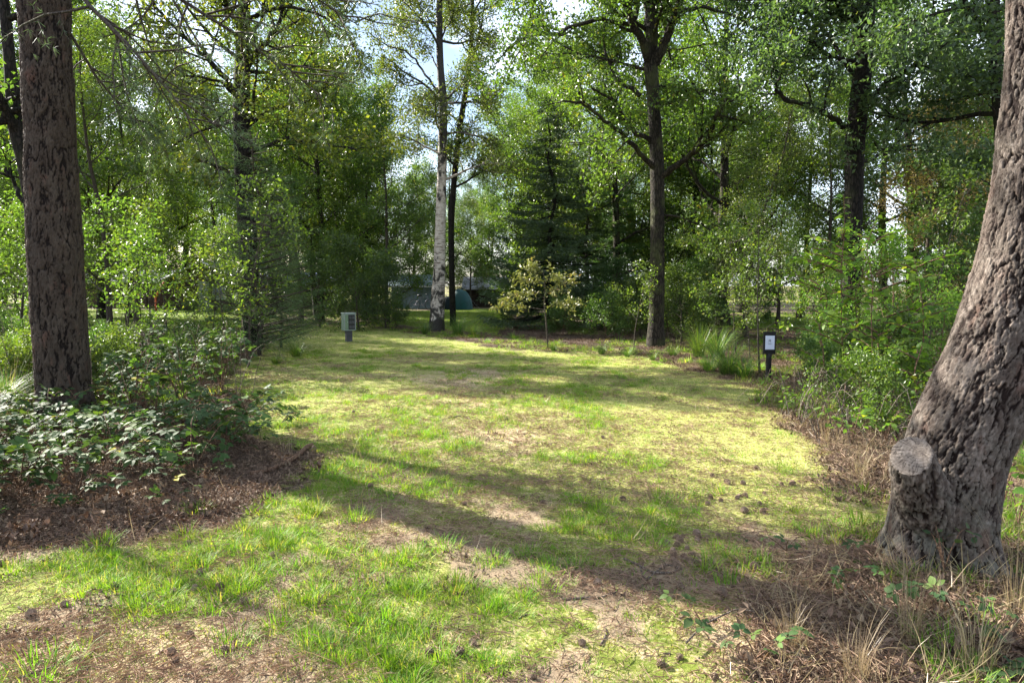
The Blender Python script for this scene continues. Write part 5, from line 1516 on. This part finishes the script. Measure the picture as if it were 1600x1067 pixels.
# power box
g = G(545, 534)
pb = tag(empty('power_box', (g[0], g[1], gz(*g)), math.radians(33)), 'grey-green electric hook-up box on a short dark post on the lawn', 'power box')
boxes('post', [(-.085, .085, -.07, .07, -.1, .32)], 'box_post', pb, .006)
bd = boxes('body', [(-.165, .165, -.12, .13, .32, .80)], 'box_green', pb, .008)
boxes('lid', [(-.178, .178, -.14, .145, .80, .825)], 'box_edge', pb, .006)
boxes('front_frame', [(-.165, -.145, -.137, -.122, .325, .795), (.145, .165, -.137, -.122, .325, .795), (-.143, .143, -.137, -.122, .77, .795), (-.143, .143, -.137, -.122, .325, .35)], 'box_edge', pb, .002)
boxes('side_panel', [(-.143, -.05, -.131, -.122, .352, .768)], 'box_green_light', pb, .002)
sp = boxes('socket_panel', [(-.045, .140, -.128, -.122, .352, .768)], 'black_plastic', pb, .002)
for r_ in range(3):
    for c_ in range(2):
        z0 = .385 + r_ * .13; x0 = -.035 + c_ * .088
        s_ = boxes('socket', [(x0, x0 + .075, -.15, -.130, z0, z0 + .085)], 'box_post', sp, .006)
boxes('lock', [(-.075, -.06, -.138, -.132, .55, .58)], 'rim_metal', pb, .001)

# site sign
def sign(px, py, sc, rz, name, lab, tiltx=.02):
    g = G(px, py)
    e = tag(empty(name, (g[0], g[1], gz(*g)), rz), lab, 'sign')
    T = Tubes(); zz = np.linspace(-.15, .47 * sc, 8)
    T.add(np.stack([zz * 0 + .012 * zz, zz * 0, zz], -1), np.full(8, .045 * sc), 14, cap=True, wob=.03)
    put('post', T.mesh('post', 'post_black'), e)
    b_ = boxes('board', [(-.095 * sc, .10 * sc, -.03 * sc, .03 * sc, .455 * sc, .83 * sc)], 'post_black', e, .006)
    sh = boxes('sheet', [(-.072 * sc, .078 * sc, -.034 * sc, -.0302 * sc, .535 * sc, .765 * sc)], 'sheet_white', b_, .001)
    return e, b_, sh, sc
e, b_, sh, sc = sign(1200, 596, 1.0, -.05, 'pitch_sign', 'black-posted pitch sign with a white sheet at the right edge of the lawn')
boxes('print', [(-.018, -.012, -.0352, -.0342, .655, .695), (.010, .016, -.0352, -.0342, .655, .695), (-.018, .016, -.0352, -.0342, .697, .702), (-.011, .009, -.0352, -.0342, .672, .678), (-.030, .034, -.0352, -.0342, .632, .637), (-.022, .026, -.0352, -.0342, .620, .624),
                (-.011, -.003, -.0352, -.0342, .682, .690), (.001, .009, -.0352, -.0342, .682, .690)], 'print_dark', b_, 0)
e, b_, sh, sc = sign(470, 484, 1.25, .1, 'pitch_sign', 'far pitch sign with a pale sheet behind the lawn left of the power box')

# dome tent
def tent():
    Y = 45
    x = gx(718, Y)
    e = tag(empty('tent', (x, Y, gz(x, Y)), .25), 'dark teal dome tent on the far lawn beside the birch', 'tent')
    def dome(rx, ry, h, cx, cy, mat, name, pw=2.0, seg=28):
        u = np.linspace(0, 1, 12); a = np.linspace(0, 2 * math.pi, seg, endpoint=False)
        V = []
        for t in u:
            z = h * math.sin(t * math.pi / 2); r = math.cos(t * math.pi / 2) ** .85
            for q in a:
                fl = 1 + .05 * abs(math.sin(2 * q)) * (1 - t)
                V.append((cx + rx * r * fl * math.cos(q), cy + ry * r * fl * math.sin(q), z + .012 * math.sin(q * 8)))
        k = seg
        i = np.arange(len(u) - 1)[:, None] * k; j = np.arange(k)[None]; j2 = (j + 1) % k
        Q = np.stack([i + j, i + j2, i + k + j2, i + k + j], -1).reshape(-1, 4)
        return put(name, make_mesh(name, V, Q, None, [mat], smooth=True), e)
    dome(.85, .95, 1.32, 0, 0, 'tent_teal', 'canopy')
    dome(.55, .6, .85, -.78, -.25, 'tent_dark', 'porch')
    a = np.linspace(0, math.pi, 16)
    for s in (1, -1):
        tube_obj('pole', [[(math.cos(q) * .62, s * math.cos(q) * .70, math.sin(q) * 1.34 + .01) for q in a]], .009, 'black_plastic', e, 6)
    for qx, qy in ((.95, .7), (.95, -.7), (-1.3, -.8)):
        tube_obj('guy_line', [[(qx * .5, qy * .5, .9), (qx * 1.3, qy * 1.2, 0)]], .003, 'board_white', e, 4)
tent()

# bicycle
def bicycle():
    Y = 44.5; x = gx(660, Y)
    e = tag(empty('bicycle', (x, Y, gz(x, Y)), math.radians(8)), 'parked grey bicycle left of the white birch on the far lawn', 'bicycle')
    a = np.linspace(0, 2 * math.pi, 33)
    for cx in (-.52, .52):
        w_ = tube_obj('wheel', [[(cx + math.cos(q) * .31, 0, .335 + math.sin(q) * .31) for q in a]], .010, 'rim_metal', e, 6, False)
        tube_obj('tyre', [[(cx + math.cos(q) * .33, 0, .335 + math.sin(q) * .33) for q in a]], .018, 'tyre', w_, 6, False)
        tube_obj('spokes', [[(cx, 0, .335), (cx + math.cos(q) * .31, 0, .335 + math.sin(q) * .31)] for q in a[:-1:2]], .002, 'rim_metal', w_, 3)
    tube_obj('frame', [[(-.52, .0, .335), (.02, 0, .30)], [(-.52, 0, .335), (-.12, 0, .80)], [(.02, 0, .30), (-.16, 0, .88)], [(.02, 0, .30), (.36, 0, .78)], [(-.12, 0, .80), (.34, 0, .86)]], .017, 'bike_frame', e)
    tube_obj('fork', [[(.52, 0, .335), (.42, 0, .62), (.33, 0, .95)]], .014, 'bike_frame', e)
    tube_obj('handlebar', [[(.20, -.27, 1.02), (.30, -.22, 1.04), (.33, 0, 1.02), (.30, .22, 1.04), (.20, .27, 1.02)]], .013, 'black_plastic', e)
    tube_obj('saddle', [[(-.30, 0, .93), (-.18, 0, .95), (.0, 0, .94)]], [.075, .06, .022], 'black_plastic', e)
    tube_obj('crank', [[(.02, -.09, .30), (.12, -.1, .18)], [(.02, .09, .30), (-.08, .1, .42)], [(.02, -.09, .30), (.02, .09, .30)]], .012, 'rim_metal', e)
    boxes('mudguard', [(-.78, -.3, -.03, .03, .70, .715)], 'black_plastic', e, .005)
bicycle()

# cabins beyond the lawns
def cabin(name, pxl, pxr, Y, eave, ridge, depth, lab, wallm, roofm, rz=0, gable_front=False, plank=True, win=()):
    xl, xr = gx(pxl, Y), gx(pxr, Y)
    W = xr - xl; cx = (xl + xr) / 2
    e = tag(empty(name, (cx, Y, gz(cx, Y) - .05), rz), lab, 'cabin')
    w2 = W / 2
    # walls (with gables where the roof needs them)
    if not gable_front:
        V = [(-w2, 0, 0), (w2, 0, 0), (w2, depth, 0), (-w2, depth, 0), (-w2, 0, eave), (w2, 0, eave), (w2, depth, eave), (-w2, depth, eave), (-w2, depth / 2, ridge - .06), (w2, depth / 2, ridge - .06)]
        Q = [(0, 1, 5, 4), (2, 3, 7, 6)]; T = []
        Fs = [(0, 1, 5, 4), (2, 3, 7, 6), (3, 0, 4, 7), (1, 2, 6, 5)]
        T = [(4, 8, 7), (5, 6, 9)]
    else:
        V = [(-w2, 0, 0), (w2, 0, 0), (w2, depth, 0), (-w2, depth, 0), (-w2, 0, eave), (w2, 0, eave), (w2, depth, eave), (-w2, depth, eave), (0, 0, ridge - .06), (0, depth, ridge - .06)]
        Fs = [(0, 1, 5, 4), (2, 3, 7, 6), (3, 0, 4, 7), (1, 2, 6, 5)]
        T = [(4, 5, 8), (6, 7, 9)]
    put('wall', make_mesh('wall', V, Fs, T, [wallm]), e)
    # cladding boards on the front
    if plank:
        bm_ = []
        n = int((eave - .1) / .19)
        for i in range(n):
            z = .1 + i * .19
            boxes('cladding_board', [(-w2 + .02, w2 - .02, -.035, -.004, z, z + .178)], wallm, e, 0)
    th = .07
    def slab(name_, p, q, r_, s_):
        p, q, r_, s_ = map(np.array, (p, q, r_, s_))
        nn = norm(np.cross(q - p, s_ - p)) * th
        if nn[2] < 0: nn = -nn
        V = [p, q, r_, s_, p + nn, q + nn, r_ + nn, s_ + nn]
        return put(name_, make_mesh(name_, V, [(0, 3, 2, 1), (4, 5, 6, 7), (0, 1, 5, 4), (1, 2, 6, 5), (2, 3, 7, 6), (3, 0, 4, 7)], None, [roofm]), e)
    ov = .3
    if not gable_front:
        sl = (ridge - eave) / (depth / 2)
        slab('roof', (-w2 - ov, -ov, eave - ov * sl), (w2 + ov, -ov, eave - ov * sl), (w2 + ov, depth / 2, ridge), (-w2 - ov, depth / 2, ridge))
        slab('roof', (w2 + ov, depth + ov, eave - ov * sl), (-w2 - ov, depth + ov, eave - ov * sl), (-w2 - ov, depth / 2 + .002, ridge), (w2 + ov, depth / 2 + .002, ridge))
        boxes('fascia', [(-w2 - ov, w2 + ov, -ov - .03, -ov - .004, eave - ov * sl - .06, eave - ov * sl + .05)], 'board_white', e, 0)
    else:
        sl = (ridge - eave) / w2
        slab('roof', (-w2 - ov, -ov, eave - ov * sl), (0, -ov, ridge), (0, depth + ov, ridge), (-w2 - ov, depth + ov, eave - ov * sl))
        slab('roof', (w2 + ov, -ov, eave - ov * sl), (.002, -ov, ridge), (.002, depth + ov, ridge), (w2 + ov, depth + ov, eave - ov * sl))
        for s, mt in ((-1, 'board_white'), (1, 'board_white')):
            a0 = np.array([s * (w2 + ov), -ov - .02, eave - ov * sl]); a1 = np.array([0, -ov - .02, ridge])
            tube_obj('barge_board', [[a0, a1]], .06, mt, e, 4)
    for (x0, x1, z0, z1, kind) in win:
        f = boxes('window_frame' if kind != 'door' else 'door', [(x0, x1, -.075, -.04, z0, z1)], 'board_white' if kind != 'door' else 'wall_grey', e, .004)
        if kind != 'door':
            nx_ = 2
            for i in range(nx_):
                xa = x0 + .05 + i * (x1 - x0 - .05) / nx_; xb = xa + (x1 - x0 - .05) / nx_ - .05
                boxes('pane', [(xa, xb, -.085, -.077, z0 + .05, z1 - .05)], 'window_glass', f, 0)
        else:
            boxes('handle', [(x1 - .12, x1 - .08, -.11, -.077, z0 + .95, z0 + 1.05)], 'rim_metal', f, .003)
    return e
c1 = cabin('chalet', 262, 378, 43, 2.05, 3.1, 5, 'dark-walled chalet with slate gable roof behind the left thicket', 'wall_dark', 'roof_slate', gable_front=True,
           win=[(.55, 1.35, .75, 1.75, 'window'), (-.35, .35, .05, 1.9, 'door')])
tube_obj('orange_board', [[(-2.6, -.9, .9), (-2.0, -.9, 1.9)]], .07, 'board_orange', c1, 4)
tube_obj('porch_post', [[(-2.6, -.9, 0), (-2.6, -.9, 1.0)]], .06, 'board_orange', c1, 4)
cabin('chalet', 405, 520, 47, 1.75, 2.45, 4, 'low cabin with a blue roof behind the young pine', 'wall_dark', 'roof_blue', win=[(-1.5, -.6, .7, 1.45, 'window')])
cabin('long_shed', 728, 812, 50, 1.5, 2.2, 4, 'long low shed with pale grey roof behind the teal tent', 'wall_dark', 'roof_pale')
cabin('awning_tent', 612, 678, 47, 1.7, 2.35, 3.5, 'grey-blue canvas awning tent behind the bicycle', 'canvas_grey', 'canvas_grey', plank=False)
cabin('cabin', 972, 1018, 40, 1.9, 2.3, 3, 'small blue-grey cabin glimpsed left of the centre oak', 'wall_grey', 'roof_slate', win=[(-.7, .1, .9, 1.6, 'window')])
cabin('cabin', 120, 262, 49, 2.0, 2.7, 4, 'grey-roofed cabin far left behind the thin saplings', 'wall_brown', 'roof_slate', win=[(.5, 1.4, .8, 1.6, 'window')])
